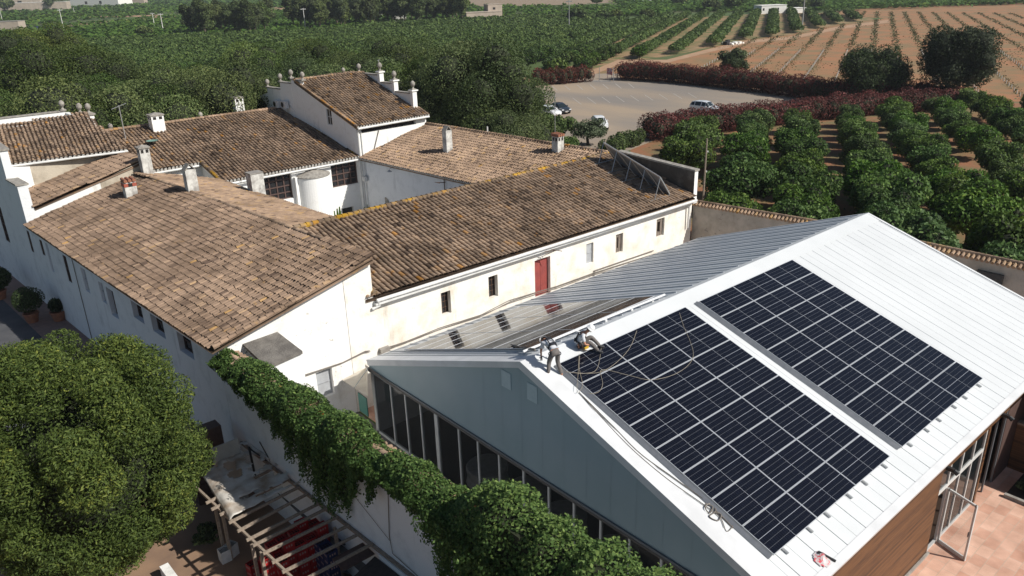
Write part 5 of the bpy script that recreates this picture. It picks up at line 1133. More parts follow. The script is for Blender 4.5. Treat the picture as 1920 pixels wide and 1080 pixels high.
# far farmland bands, low hedgelike rows to the horizon
Vs, Fs, Ts = [], [], []; nb = 0
for k in range(5200):
    px = rs.uniform(-30, 1950); v = rs.rand()**1.6; hy = -16-px*.03; py = 3+v*75 if px < 1150 else rs.uniform(-2, 30)
    if px > 900 and py > 34: continue
    if 860 < px < 1165 and py < 14: continue
    if px > 1250 and py > 22: continue
    if px > 1480 and py > 8+max(0, (1900-px))*.035: continue
    p = G(px, py)
    if inpoly(p[0], p[1], groves[1][0]) or abs(py-(47-(px-120)*.09)) < 3.5 and px < 340: continue
    d_ = np.linalg.norm(p[:2]-CAM[:2]); n = 26; L = d_*.03
    a = math.radians(31.5+25*(int(p[0]/180) % 3)); dv = np.array([math.cos(a), math.sin(a), 0]); Q = p+dv*rs.uniform(-L, L, n)[:, None]+np.stack([rs.normal(0, .6, n), rs.normal(0, .6, n), rs.uniform(.4, 2.2, n)], 1)
    V, F, T = leaf_quads(Q, np.tile([0, 0, 1.], (n, 1)), d_*.0016+.22, np.clip(rs.normal(.5, .2, n), 0, 1), rs, .8, .3); Vs.append(V); Fs.append(F+nb); Ts.append(T); nb += len(V)
M['leaf_far'] = leafm('far_field_leaf', (.055, .10, .02), (.09, .145, .028), (.14, .19, .04))
tag(link('far_grove', quadmesh('far_rows', np.concatenate(Vs), np.concatenate(Fs), np.concatenate(Ts), [M['leaf_far']])), 'hazy far off green fields and low rows towards the horizon', 'farmland', kind='stuff')
# ---- pine groups
pin = [tree_proto('pine_tree', None, 'tree', 'tall pines of the two groups beyond the groves', M['leaf_pine'], 13.5, 3.7, 3600, .34, 500+i, 12, trunk_r=.32, squash=.8, forks=.3) for i in range(3)]
def pines(x0, x1, n, H0, nm, base0, base1):
    for i in range(n):
        px = x0+(x1-x0)*(i+.5)/n+rs.uniform(-4, 4); py = base0+(base1-base0)*(px-x0)/(x1-x0)+rs.uniform(-7, 3); p = G(px, py)
        place(pin[i % 3], p[0], p[1], 0, rs.uniform(0, 6.3), H0/13.5*rs.uniform(.85, 1.15), label='%s tall pine from the left in the %s group of pines' % (nth(i+1), nm))
pines(352, 508, 16, 13.5, 'left', 68, 60); pines(548, 872, 34, 13.5, 'right hand', 56, 42)
fb = tree_proto('shrub', None, 'shrub', 'round bushes scattered in the groves', M['leaf_forest2'], 4.5, 3.0, 900, .45, 520, 8, trunk_r=.12)
for i, (px, py, s, lb) in enumerate([(390, 66, 1.6, 'round blue green bush at the foot of the left pines'), (465, 64, 1.3, 'second bush at the foot of the left pines'), (1080, 42, 1.5, 'cypress like bush beside the lattice pylon'), (1130, 42, 1.2, 'first dark bush right of the pylon'), (1155, 41, 1.2, 'second dark bush right of the pylon'), (1215, 38, 1.1, 'third dark bush right of the pylon'), (1330, 22, 1.5, 'bushy tree left of the white farmhouse'), (1375, 20, 1.9, 'big tree just left of the white farmhouse'), (1500, 22, 1.6, 'tree just behind the white farmhouse'), (1530, 20, 1.4, 'tree right of the white farmhouse'), (270, 70, 1.1, 'grey bush left of the left pines'), (100, 20, 3.2, 'large far tree between the two far left houses'), (12, 24, 3.4, 'large far tree at the far left edge'), (108, 31, 1.0, 'small far tree left of the long red roofed farm'), (1033, 42, .8, 'bush by the tan ruined house'), (1046, 146, .9, 'grey green bush between the short red hedge and the grove'), (1120, 10, 1.6, 'far tree above the pylon'), (1270, 12, 1.5, 'far tree in the line above the groves')]):
    p = G(px, py); place(fb, p[0], p[1], 0, i*1.7, s, label=lb)
# ---- red field: weedy strips and sapling guards
wr_ = math.radians(25.3); dv = np.array([math.cos(wr_), math.sin(wr_)]); Vs, Fs, Ts = [], [], []; nb = 0; stakes = []
redp = [tuple(p) for p in red]
for ci, c0 in enumerate(np.arange(29, -95, -5.75)):
    u = 60; so = 0
    pts = []
    while u < 330:
        x = u; y = c0+.4727*x; u += .9
        if not inpoly(x, y, redp) or not vis((x, y, 0), 10): continue
        pts.append((x, y))
        if int(u/.9) % 3 == 0: so += 1; stakes.append((np.linalg.norm(np.array([x, y])-CAM[:2]), x, y, ci, so))
        n = 9 if x < 170 else 4
        Q = np.stack([x+rs.normal(0, .7, n), y+rs.normal(0, .42, n)-.35, rs.uniform(.03, .22, n)], 1)
        V, F, T = leaf_quads(Q, np.tile([0, 0, 1.], (n, 1)), .12 if x < 170 else .25, rs.rand(n), rs, .6, .9); Vs.append(V); Fs.append(F+nb); Ts.append(T); nb += len(V)
for k in range(9000):
    x = rs.uniform(90, 260); y = rs.uniform(-20, 120)
    if not inpoly(x, y, redp) or math.sin(x*.06+1)*math.sin(y*.11)+.5*math.sin(x*.21+y*.17) < .35: continue
    Q = np.array([[x, y, .06]]); V, F, T = leaf_quads(Q, np.array([[0, 0, 1.]]), .2, rs.rand(1), rs, .7, .5); Vs.append(V); Fs.append(F+nb); Ts.append(T); nb += len(V)
tag(link('weed_strips', quadmesh('weeds', np.concatenate(Vs), np.concatenate(Fs), np.concatenate(Ts), [M['weed']])), 'dry weeds in strips along the sapling rows of the red field', 'weeds', kind='stuff')
stakes.sort(); b = MB(); b.lathe((0, 0, 0), [(.075, 0), (.075, .62)], 6); st = b.build('sapling_guard', mat('white_tree_guard', (.62, .6, .55), .8))
tag(st, 'short white sapling guard in a row on the red field', 'tree guard', 'white sapling guards in rows on the red field')
for i, (d_, x, y, ci, so) in enumerate(stakes[:280]):
    o = st if i == 0 else st.copy()
    if i: col.objects.link(o)
    o.location = (x, y, 0); o['label'] = '%s white sapling guard along the %s row of the red field' % (nth(so), nth(ci+1))
# orchard floor weeds
Vs, Fs, Ts = [], [], []; nb = 0
for k in range(5200):
    x = rs.uniform(30, 95); y = rs.uniform(-20, 50)
    if math.sin(x*.21)*math.cos(y*.3+x*.1) < .1: continue
    V, F, T = leaf_quads(np.array([[x, y, .04]]), np.array([[0, 0, 1.]]), .14, rs.rand(1), rs, .7, .5); Vs.append(V); Fs.append(F+nb); Ts.append(T); nb += len(V)
tag(link('orchard_weeds', quadmesh('orchard_weeds', np.concatenate(Vs), np.concatenate(Fs), np.concatenate(Ts), [M['weed']])), 'low weeds on the red earth between the orchard rows', 'weeds', kind='stuff')
# plants in the dark bed by the annex, potted bushes, courtyard cactus
pb = tree_proto('bedding_plant', None, 'plant', 'low plants in the bed by the annex', M['leaf_dark'], .7, .55, 700, .07, 600, 6, trunk_r=.02, core=False)
bed = sheet('planting_bed', [(6.6, -9.6), (8.6, -9.6), (8.6, -24), (6.9, -24)], .03, mat('bed_soil', (.05, .035, .025), .95))
b = MB(); b.box((6.45, -24, 0), (6.6, -9.6, .14)); tag(b.build('bed_edging', M['concrete']), 'low kerb edging the planting bed by the annex', 'kerb')
for i in range(14): place(pb, 7.2+.7*rs.rand(), -10.2-i*.75, .03, i*1.1, rs.uniform(.8, 1.2), label='%s low dark plant from the hall in the bed by the annex' % nth(i+1))
def potted(p, R, lb, m='leaf_dark', seed=1, sharp=False):
    t = empty('potted_bush', (p[0], p[1], 0), label=lb, cat='potted plant'); rs_ = np.random.RandomState(seed)
    b = MB(); b.lathe((0, 0, 0), [(0, 0), (.3, 0), (.42, .5), (.46, .52), (.46, .6), (.38, .6)], 16); b.build('pot', M['terracotta'], t)
    L = [(0, 0, .6+R*.85, R*.8, R*.8, R*.8)]+[(R*.3*math.cos(a), R*.3*math.sin(a), .6+R*.85, R*.65, R*.65, R*.65) for a in (0, 2, 4)]
    link('foliage', crown_mesh('foliage', M[m], rs_, L, 5000, .05 if not sharp else .13, .4, .6 if not sharp else 1.2, fill=.1 if not sharp else .5), t)
potted(tuple(G(62, 603)[:2]), 1.0, 'clipped dark round bush in a pot on the path by the facade', seed=4)
potted(tuple(G(2, 560)[:2]), .95, 'spiky dark shrub in a terracotta pot at the left picture edge', seed=5, sharp=True)
potted(tuple(G(112, 600)[:2]), .45, 'small dark potted plant close against the facade', seed=6, sharp=True)
for (px, py, lb) in ((627, 400, 'small cactus in the courtyard left of the dark archway'), (690, 388, 'cactus in the courtyard corner right of the archway')):
    p = on(px, py, (0, 38.6, 0), (0, 1, 0)); t = empty('cactus', (p[0], 38.6, 0), label=lb, cat='cactus'); b = MB()
    for s in (-.25, 0, .22, .4): b.tube([(s, 0, 0), (s*1.2, 0, p[2]*.6+s), (s*1.25, 0, p[2]+.2+s*.6)], [.09, .1, .05], 6)
    b.build('stem', M['leaf_citrus'], t, tint=True)

# ============================================================ LOWER YARD: pergola and clutter
HP = 1.25; YD = -1.1
pg = empty('pergola', (-15, 4, YD), label='rough timber pergola leaning on the boundary wall over the lower yard', cat='pergola'); pg.location = (0, 0, 0)
edge = lambda y: -16.1-.062*(y-8.3)-.22
def epx(px, py): p = G(px, py, HP); return p
o1 = epx(385, 930); o2 = epx(560, 1095); dd = (o2-o1)/np.linalg.norm(o2-o1)
b = MB(); b.bar(o1-dd*1.2, o2+dd*5, .08, .1); b.build('beam', M['beam'], pg)
b = MB(); b.bar((fx(12)-.06, 12, HP), (fx(-3)-.06, -3, HP), .1, .1); b.build('beam', M['beam'], pg)
bl = [(387, 948, 462, 905), (397, 960, 480, 918), (413, 970, 490, 926), (430, 985, 570, 914), (446, 1001, 590, 925), (463, 1018, 597, 950), (475, 1028, 610, 960), (494, 1043, 632, 975), (511, 1060, 655, 990), (530, 1078, 690, 998), (560, 1098, 712, 1018)]
for i, (xa, ya_, xb_, yb2) in enumerate(bl):
    p = epx(xa, ya_)+np.array([0, 0, .1]); q = epx(xb_, yb2); q = np.array([fx(q[1])-.08, q[1]+.02, HP+.1]); dq = (q-p)/np.linalg.norm(q-p)
    b = MB(); b.bar(p, q, .075, .09); b.build('rafter', M['beam'], pg)
for (px, py) in ((412, 952), (398, 940), (470, 1022), (487, 1036)):
    p = epx(px, py); b = MB(); b.bar((p[0]+.05, p[1], YD), (p[0]+.05, p[1], HP), .1, .1, up=(1, 0, 0)); b.build('post', M['beam'], pg)
p = epx(660, 985); b = MB(); b.bar((p[0]-.5, p[1]+.3, YD), (p[0]-.5, p[1]+.3, HP), .1, .1, up=(1, 0, 0)); b.build('post', M['beam'], pg)
# torn tarpaulin
tc_ = [epx(370, 880), epx(462, 836), epx(568, 913), epx(432, 982)]; nu, nv = 46, 34; V = []; F = []; rs = np.random.RandomState(8)
holes_ = [(.22, .12, .07, .05), (.6, .1, .07, .05), (.88, .12, .07, .06), (.45, .27, .07, .05), (.8, .33, .08, .055), (.42, .43, .08, .05), (.76, .47, .1, .04), (.95, .5, .04, .05), (.72, .62, .09, .035), (.93, .68, .07, .06), (.05, .1, .06, .06), (.98, .86, .03, .05), (.62, .9, .13, .022), (.9, .93, .12, .035), (.4, .82, .11, .02)]
for i in range(nu+1):
    for j in range(nv+1):
        u, v = i/nu, j/nv; p = (tc_[0]*(1-u)+tc_[1]*u)*(1-v)+(tc_[3]*(1-u)+tc_[2]*u)*v
        V.append((p[0], p[1], HP+.25+.02*math.sin(u*9+v*5)*math.sin(v*22+u*3)+.015*math.sin(u*31+v*7)-.07*math.sin(u*math.pi)*math.sin(v*math.pi)**.5*(.5+.5*math.sin(v*25))-.12*max(0, .06-u)/.06))
for i in range(nu):
    for j in range(nv):
        u, v = (i+.5)/nu, (j+.5)/nv
        if any(((u-a)/w_)**2*.45+((v-c)/h_)**2*.45+.25*math.sin(u*60+v*40) < .95 for a, c, w_, h_ in holes_): continue
        F.append((i*(nv+1)+j, (i+1)*(nv+1)+j, (i+1)*(nv+1)+j+1, i*(nv+1)+j+1))
me = bpy.data.meshes.new('tarpaulin'); me.from_pydata(V, [], F); me.materials.append(M['tarp']); me.polygons.foreach_set('use_smooth', [True]*len(F)); tp_ = link('tarpaulin', me); sm = tp_.modifiers.new('thickness', 'SOLIDIFY'); sm.thickness = .012
tag(tp_, 'torn dirty white tarpaulin lying over the pergola rafters', 'tarpaulin')
# crates
def crate_mesh(mm):
    b = MB(); w_, d_, h = .4, .3, .27
    for a, c in (((0, 0, 0), (w_, d_, .02)), ((0, 0, 0), (w_, .02, h)), ((0, d_-.02, 0), (w_, d_, h)), ((0, .02, 0), (.02, d_-.02, h)), ((w_-.02, .02, 0), (w_, d_-.02, h))): b.box(a, c, 0)
    b.box((.02, .02, .1), (w_-.02, d_-.02, .19), 1)
    for k in range(3): b.box((.08+k*.09, -.003, .12), (.13+k*.09, -.001, .2), 2); b.box((-.003, .06+k*.07, .12), (-.001, .1+k*.07, .2), 2)
    for k in range(1, 4): b.bar((w_*k/4, .02, h-.02), (w_*k/4, d_-.02, h-.02), .012, .012, 0)
    b.bar((.02, d_/2, h-.02), (w_-.02, d_/2, h-.02), .012, .012, 0)
    return b.build('bottle_crate', [mm, M['cratedark'], M['cratewhite']])
cr0 = crate_mesh(M['crate']); cb0 = crate_mesh(M['blue']); ncr = [0, 0]
def crate(x, y, z, k=0, rz=0, lb=''):
    src = (cr0, cb0)[k]; o = src if ncr[k] == 0 else src.copy()
    if ncr[k]: col.objects.link(o)
    ncr[k] += 1; o.location = (x, y, z); o.rotation_euler = (0, 0, rz)
    tag(o, lb, 'crate', ['red bottle crates stacked under the pergola', 'blue crates stacked under the pergola'][k])
sp_ = G(462, 1048, -1.1); base = G(485, 1080, YD)
c_ = G(455, 905+30, HP)
stk = []
for i in range(5):
    for j in range(3): stk.append((-15.55+.43*i, 6.1-.34*j-.4*(i == 0), 6 if (i+j) % 3 else 7))
e_ = G(468, 1022, -.1)
stk += [(-15.95, 5.2, 7)]
for n, (x, y, k) in enumerate(stk):
    for z in range(k): crate(x, y, YD+.005+z*.275, 0, rs.uniform(-.04, .04), 'red bottle crate, %s from the floor in the %s tall red stack' % (nth(z+1), nth(n+1)))
q = G(478, 1062, YD+.4); 
for z in range(2): crate(q[0]-.2, q[1]-.1, YD+.005+z*.275, 0, .2, ['lower', 'upper'][z]+' red crate of the short pair in front of the tall stacks')
for i in range(3):
    for z in range(6): crate(-14.1, 5.0-.34*i, YD+.005+z*.275, 1, 0, 'blue crate, %s from the floor in the %s blue stack from the back' % (nth(z+1), nth(i+1)))
def tub(p, lb, rz=0):
    t = empty('plastic_tub', (p[0], p[1], YD), rz, label=lb, cat='tub'); b = MB(); b.box((-.18, -.18, 0), (.18, -.16, .5)); b.box((-.18, .16, 0), (.18, .18, .5)); b.box((-.18, -.16, 0), (-.16, .16, .5)); b.box((.16, -.16, 0), (.18, .16, .5)); b.box((-.16, -.16, 0), (.16, .16, .02)); b.build('body', M['cartonwhite'], t)
    b = MB(); b.tube([(-.17, 0, .46), (0, 0, .58), (.17, 0, .46)], .01, 5); b.build('handle', M['iron'], t)
tub(G(421, 1040, YD+.25), 'white tub left of the pergola post'); tub(G(434, 1030, YD+.25), 'white tub tilted right of the pergola post', .4)
# dark cupboard, white board, planks, stools by the wall
b = MB(); q0 = on(372, 812, (0, 12.4, 0), (0, 1, 0)); q1 = on(414, 797, (0, 12.4, 0), (0, 1, 0)); b.box((q0[0]-.5, 12.4, YD), (q1[0], 13.0, q1[2]))
for k in range(4): b.box((q0[0]-.52, 12.37, YD+.3+k*.6), (q1[0]+.02, 12.4, YD+.34+k*.6))
tag(b.build('timber_cupboard', M['brownframe']), 'dark timber cupboard against the facade behind the tarpaulin', 'cupboard')
b = MB(); q0 = on(393, 831, (0, 10.9, 0), (0, 1, 0)); q1 = on(446, 822, (0, 10.9, 0), (0, 1, 0)); b.box((q0[0], 10.9, YD), (q1[0], 10.95, q1[2]))
for x in (q0[0]+.1, q1[0]-.2): b.box((x, 10.96, YD), (x+.06, 11.0, q1[2]-.1))
tag(b.build('white_board', mat('grey_white_board', (.42, .41, .38), .8, (.34, .33, .31), 2)), 'upright pale board fence between cupboard and tarpaulin', 'board')
b = MB(); b.bar((-13.95, 10.4, .2), (-14.0, 10.4, 1.9), .07, .07, up=(1, 0, 0)); b.bar((-14, 10.4, 1.85), (-13.5, 9.9, 1.2), .04, .04); b.bar((-13.7, 10, 2.2), (-13.5, 9.7, 1.3), .03, .03); tag(b.build('iron_post', M['blackpl']), 'black iron post with a brace at the wall corner of the tarpaulin', 'post')
def stool(px, py, lb):
    p = G(px, py, .2); t = empty('bar_stool', (p[0], p[1], YD), label=lb, cat='stool', group='black round stools by the boundary wall'); b = MB(); b.lathe((0, 0, 1.25), [(0, 0), (.17, 0), (.18, .04), (.15, .07), (0, .07)], 16); b.build('seat', M['blackpl'], t); b = MB(); b.tube([(0, 0, .03), (0, 0, 1.26)], .03, 8); b.lathe((0, 0, 0), [(.2, 0), (.2, .02), (.03, .06)], 14); b.build('pole', M['steel'], t)
for i, (px, py) in enumerate([(657, 985), (641, 1012), (660, 1011), (673, 1008), (648, 1014)]): stool(px, py, ['black stool standing apart nearest the creeper', 'leftmost of the four clustered black stools', 'third black stool of the cluster', 'rightmost black stool of the cluster', 'second black stool of the cluster'][i])
b = MB(); q = G(615, 1040, YD+.3); b.box((q[0]-.25, q[1]-.2, YD), (q[0]+.25, q[1]+.2, YD+.35)); b.box((q[0]-.25, q[1]+.17, YD+.35), (q[0]+.25, q[1]+.2, YD+.6)); tag(b.build('yellow_box', M['yellow']), 'yellow plastic box in the shade under the rafters', 'box')
b = MB(); q = G(603, 1000, 0.2); b.box((q[0]-.04, q[1]-.04, YD), (q[0]+.04, q[1]+.04, .5)); tag(b.build('orange_pole', mat('orange_pole', (.45, .2, .04), .7)), 'short orange pole beside the blue crates', 'pole')
# bamboo roof and brown sheet at the bottom edge
r_ = empty('reed_roof', label='dark reed covered shed roof at the bottom edge beside the white wall', cat='shed')
q = [(-16.4, 1.6), (fx(2.7)-.15, 2.7), (fx(-9)-.15, -9), (-16.2, -9)]
b = MB(); b.add([(x, y, .98) for x, y in q]+[(x, y, .9) for x, y in q], [(0, 1, 2, 3), (4, 7, 6, 5), (0, 4, 5, 1), (1, 5, 6, 2), (2, 6, 7, 3), (3, 7, 4, 0)]); b.build('roof', mat('dark_reed', (.035, .03, .028), .9, (.07, .055, .05), 3, 5, .6, 20, stretch=(1, 8, 1)), r_)
b = MB(); b.box((-16.3, 1.7, YD), (-16.2, 1.8, .9)); b.box((-13.9, 2.3, YD), (-13.8, 2.4, .9)); b.build('post', M['beam'], r_)
b = MB()
for k in range(22): b.box((-16.2+k*.11, 1.85, YD), (-16.15+k*.11, 1.9, .6))
b.build('fence_slats', M['iron'], r_)
b = MB(); q = G(690, 1040, 1.1); b.box((-14.3, 2.75, 1.0), (fx(3)-.1, 3.5, 1.04)); tag(b.build('brown_sheet', M['brownframe']), 'rusty brown sheet lying beside the stools against the wall', 'sheet')
# white low wall at bottom left under the tree
q = G(330, 1060, YD); b = MB(); b.prism([(q[0]-.3, q[1]-.3, YD), (q[0]-.2, q[1]-5, YD), (q[0]-.2, q[1]-5, YD+.5), (q[0]-.3, q[1]-.3, YD+.5)], (-.3, 0, 0)); tag(b.build('low_wall', M['white']), 'low white wall at the foot of the big tree', 'wall')
q = G(395, 1020, YD); pl2 = tree_proto('potted_plant', 'low dark plant on the yard floor left of the white tubs', 'plant', None, M['leaf_dark'], .8, .6, 900, .06, 640, 6, trunk_r=.02); place(pl2, q[0], q[1], YD)

# ============================================================ CARS
def wheel(parent, x, y, r=.33):
    t = MB(); t.lathe((0, 0, 0), [(r*.62, -.1), (r*.97, -.1), (r, -.06), (r, .06), (r*.97, .1), (r*.62, .1)], 20); o = t.build('wheel', M['tyre'], parent); o.rotation_euler = (math.pi/2, 0, 0); o.location = (x, y, r)
    t = MB(); t.lathe((0, 0, 0), [(0, .085), (r*.2, .1), (r*.62, .085), (r*.62, -.085), (0, -.085)], 14); k = t.build('rim', M['rim'], o)
def car(loc, heading, L, W, H, paint, label, kind):
    t = empty('parked_car', loc, heading, label=label, cat='car')
    # stations: x, z bottom, z waist, z roof, half width waist, half width roof  (x forward)
    if kind == 'suv': st_ = [(-.5, .45, .78, .8, .80, .74), (-.485, .35, 1.0, 1.02, .9, .72), (-.43, .3, 1.02, 1.5, .96, .66), (-.3, .28, 1.0, 1.6, 1, .68), (-.05, .28, .98, 1.63, 1, .7), (.1, .28, .96, 1.56, 1, .66), (.23, .3, .95, .98, .98, .78), (.4, .32, .88, .9, .95, .8), (.47, .36, .76, .78, .88, .76), (.5, .42, .6, .62, .74, .66)]
    elif kind == 'hatch': st_ = [(-.5, .4, .8, .82, .82, .72), (-.48, .3, .95, .97, .92, .7), (-.4, .26, .95, 1.36, .97, .62), (-.25, .25, .93, 1.45, 1, .66), (0, .25, .92, 1.46, 1, .68), (.1, .25, .9, 1.38, 1, .64), (.25, .27, .88, .92, .98, .76), (.4, .28, .8, .83, .94, .78), (.47, .32, .7, .72, .86, .72), (.5, .36, .55, .57, .72, .62)]
    else: st_ = [(-.5, .4, .78, .8, .8, .7), (-.47, .3, .92, .95, .9, .7), (-.38, .26, .95, 1.1, .97, .62), (-.26, .25, .92, 1.36, 1, .6), (-.05, .25, .9, 1.42, 1, .64), (.08, .25, .88, 1.32, 1, .62), (.24, .27, .86, .9, .98, .74), (.4, .28, .78, .8, .94, .76), (.47, .32, .68, .7, .86, .7), (.5, .36, .54, .56, .7, .6)]
    hs_ = H/max(s[3] for s in st_); V = []
    for x, zb, zw, zr_, a, c in st_:
        a *= W/2; c *= W/2
        for y, z in ((-a*.92, zb), (-a, (zb+zw)/2), (-a*.97, zw), (-c, zr_-.03), (-c*.7, zr_), (c*.7, zr_), (c, zr_-.03), (a*.97, zw), (a, (zb+zw)/2), (a*.92, zb)): V.append((x*L, y, z*hs_))
    F = []; mi = []; n = 10
    gl = lambda i: st_[i][3]-st_[i][2] > .1 or st_[i+1][3]-st_[i+1][2] > .1
    G1 = MB()
    for i in range(len(st_)-1):
        for j in range(n): 
            f = (i*n+j, i*n+(j+1) % n, (i+1)*n+(j+1) % n, (i+1)*n+j); F.append(f)
        if gl(i):
            big = st_[i][3]-st_[i][2] > .25 and st_[i+1][3]-st_[i+1][2] > .25
            for j in ((2, 6) if big else (2, 3, 4, 5, 6)):
                q = [Vector(V[k]) for k in (i*n+j, i*n+(j+1) % n, (i+1)*n+(j+1) % n, (i+1)*n+j)]; c = sum(q, Vector())/4; s_ = .86 if big else .9
                q = [c+(v-c)*s_ for v in q]; nn = (q[1]-q[0]).cross(q[3]-q[0]).normalized(); nn = nn if nn.dot(c-Vector((0, 0, .6))) > 0 else -nn
                G1.add([v+nn*.012 for v in q], [(0, 1, 2, 3)])
    F += [tuple(range(n)), tuple(range((len(st_)-1)*n, len(st_)*n))[::-1]]
    b = MB(); b.add(V, F); b.build('body', paint, t, smooth=False); G1.build('window', M['carglass'], t)
    for x in (-.3, .31):
        for s in (-1, 1): wheel(t, x*L, s*(W/2-.1), .34)
    for s in (-1, 1):
        b = MB(); b.box((L*.455, s*W*.33-.16, .62*hs_), (L*.485, s*W*.33+.16, .74*hs_)); b.build('headlight', M['lamp'], t)
        b = MB(); b.box((L*.12, s*(W/2+.02)-.08, .95*hs_), (L*.15, s*(W/2+.02)+.08, 1.08*hs_)); b.build('mirror', paint, t)
    b = MB(); b.box((L*.48, -W*.22, .36*hs_), (L*.506, W*.22, .5*hs_)); b.build('grille', M['blackpl'], t)
    b = MB(); b.box((L*.506, -.26, .42*hs_), (L*.512, .26, .52*hs_)); b.build('number_plate', M['cartonwhite'], t)
    return t
def head(pa, pb): d = G(*pb)-G(*pa); return math.atan2(d[1], d[0])
car(tuple(G(1322, 211, 0)), head((1297, 207), (1345, 212)), 4.3, 1.8, 1.62, M['carsilver'], 'silver white SUV parked alone on the right of the car park', 'suv')
car(tuple(G(1124, 240, 0)), head((1112, 228), (1133, 246)), 4.1, 1.75, 1.5, M['carwhite'], 'white hatchback facing us beside the olive tree', 'hatch')
car(tuple(G(1050, 211, 0)), head((1032, 204), (1066, 214)), 4.3, 1.75, 1.42, M['carblack'], 'black sedan parked beside the white car at the left of the car park', 'sedan')
car(tuple(G(1030, 217, 0)), head((1012, 212), (1046, 219)), 4.1, 1.75, 1.45, M['carwhite'], 'white car half hidden by the trees beside the black sedan', 'hatch')

# ============================================================ WORKERS
def skinned(name, joints, edges, m, parent, sub=2):
    me = bpy.data.meshes.new(name); bm = bmesh.new(); L = bm.verts.layers.skin.verify(); vs = {}
    for k, (p, r) in joints.items():
        v = bm.verts.new(p); rr = r if isinstance(r, tuple) else (r, r); v[L].radius = rr; vs[k] = v
    first = True
    for k, v in vs.items(): v[L].use_root = first; first = False
    for a, c in edges: bm.edges.new((vs[a], vs[c]))
    bm.to_mesh(me); bm.free(); me.materials.append(m); o = link(name, me, parent)
    md = o.modifiers.new('skin', 'SKIN'); md.use_smooth_shade = True
    s = o.modifiers.new('sub', 'SUBSURF'); s.levels = sub; s.render_levels = sub; return o
def hand(parent, wrist, direction, m, k=1):
    """glove or bare hand: palm and five separate bent fingers"""
    d = Vector(direction).normalized(); s = d.cross(Vector((0, 0, 1)))
    s = s.normalized() if s.length > .1 else Vector((1, 0, 0)); w0 = Vector(wrist); dn = Vector((0, 0, -1)); b = MB()
    b.tube([w0, w0+d*.05, w0+d*.09], [.026, .036, .034], 8)
    for i, (off, ln) in enumerate(((-.028, .055), (-.01, .066), (.01, .07), (.028, .062))):
        a = w0+d*.085+s*off; b.tube([a, a+d*ln*.5+dn*.008, a+d*ln*.75+dn*.03, a+d*ln*.8+dn*.05], [.009, .0085, .008, .006], 6)
    a = w0+d*.04+s*-.03*k; b.tube([a, a-s*.03*k+d*.02, a-s*.04*k+d*.045+dn*.01], [.011, .01, .008], 6); return b.build('hand', m, parent, smooth=True)
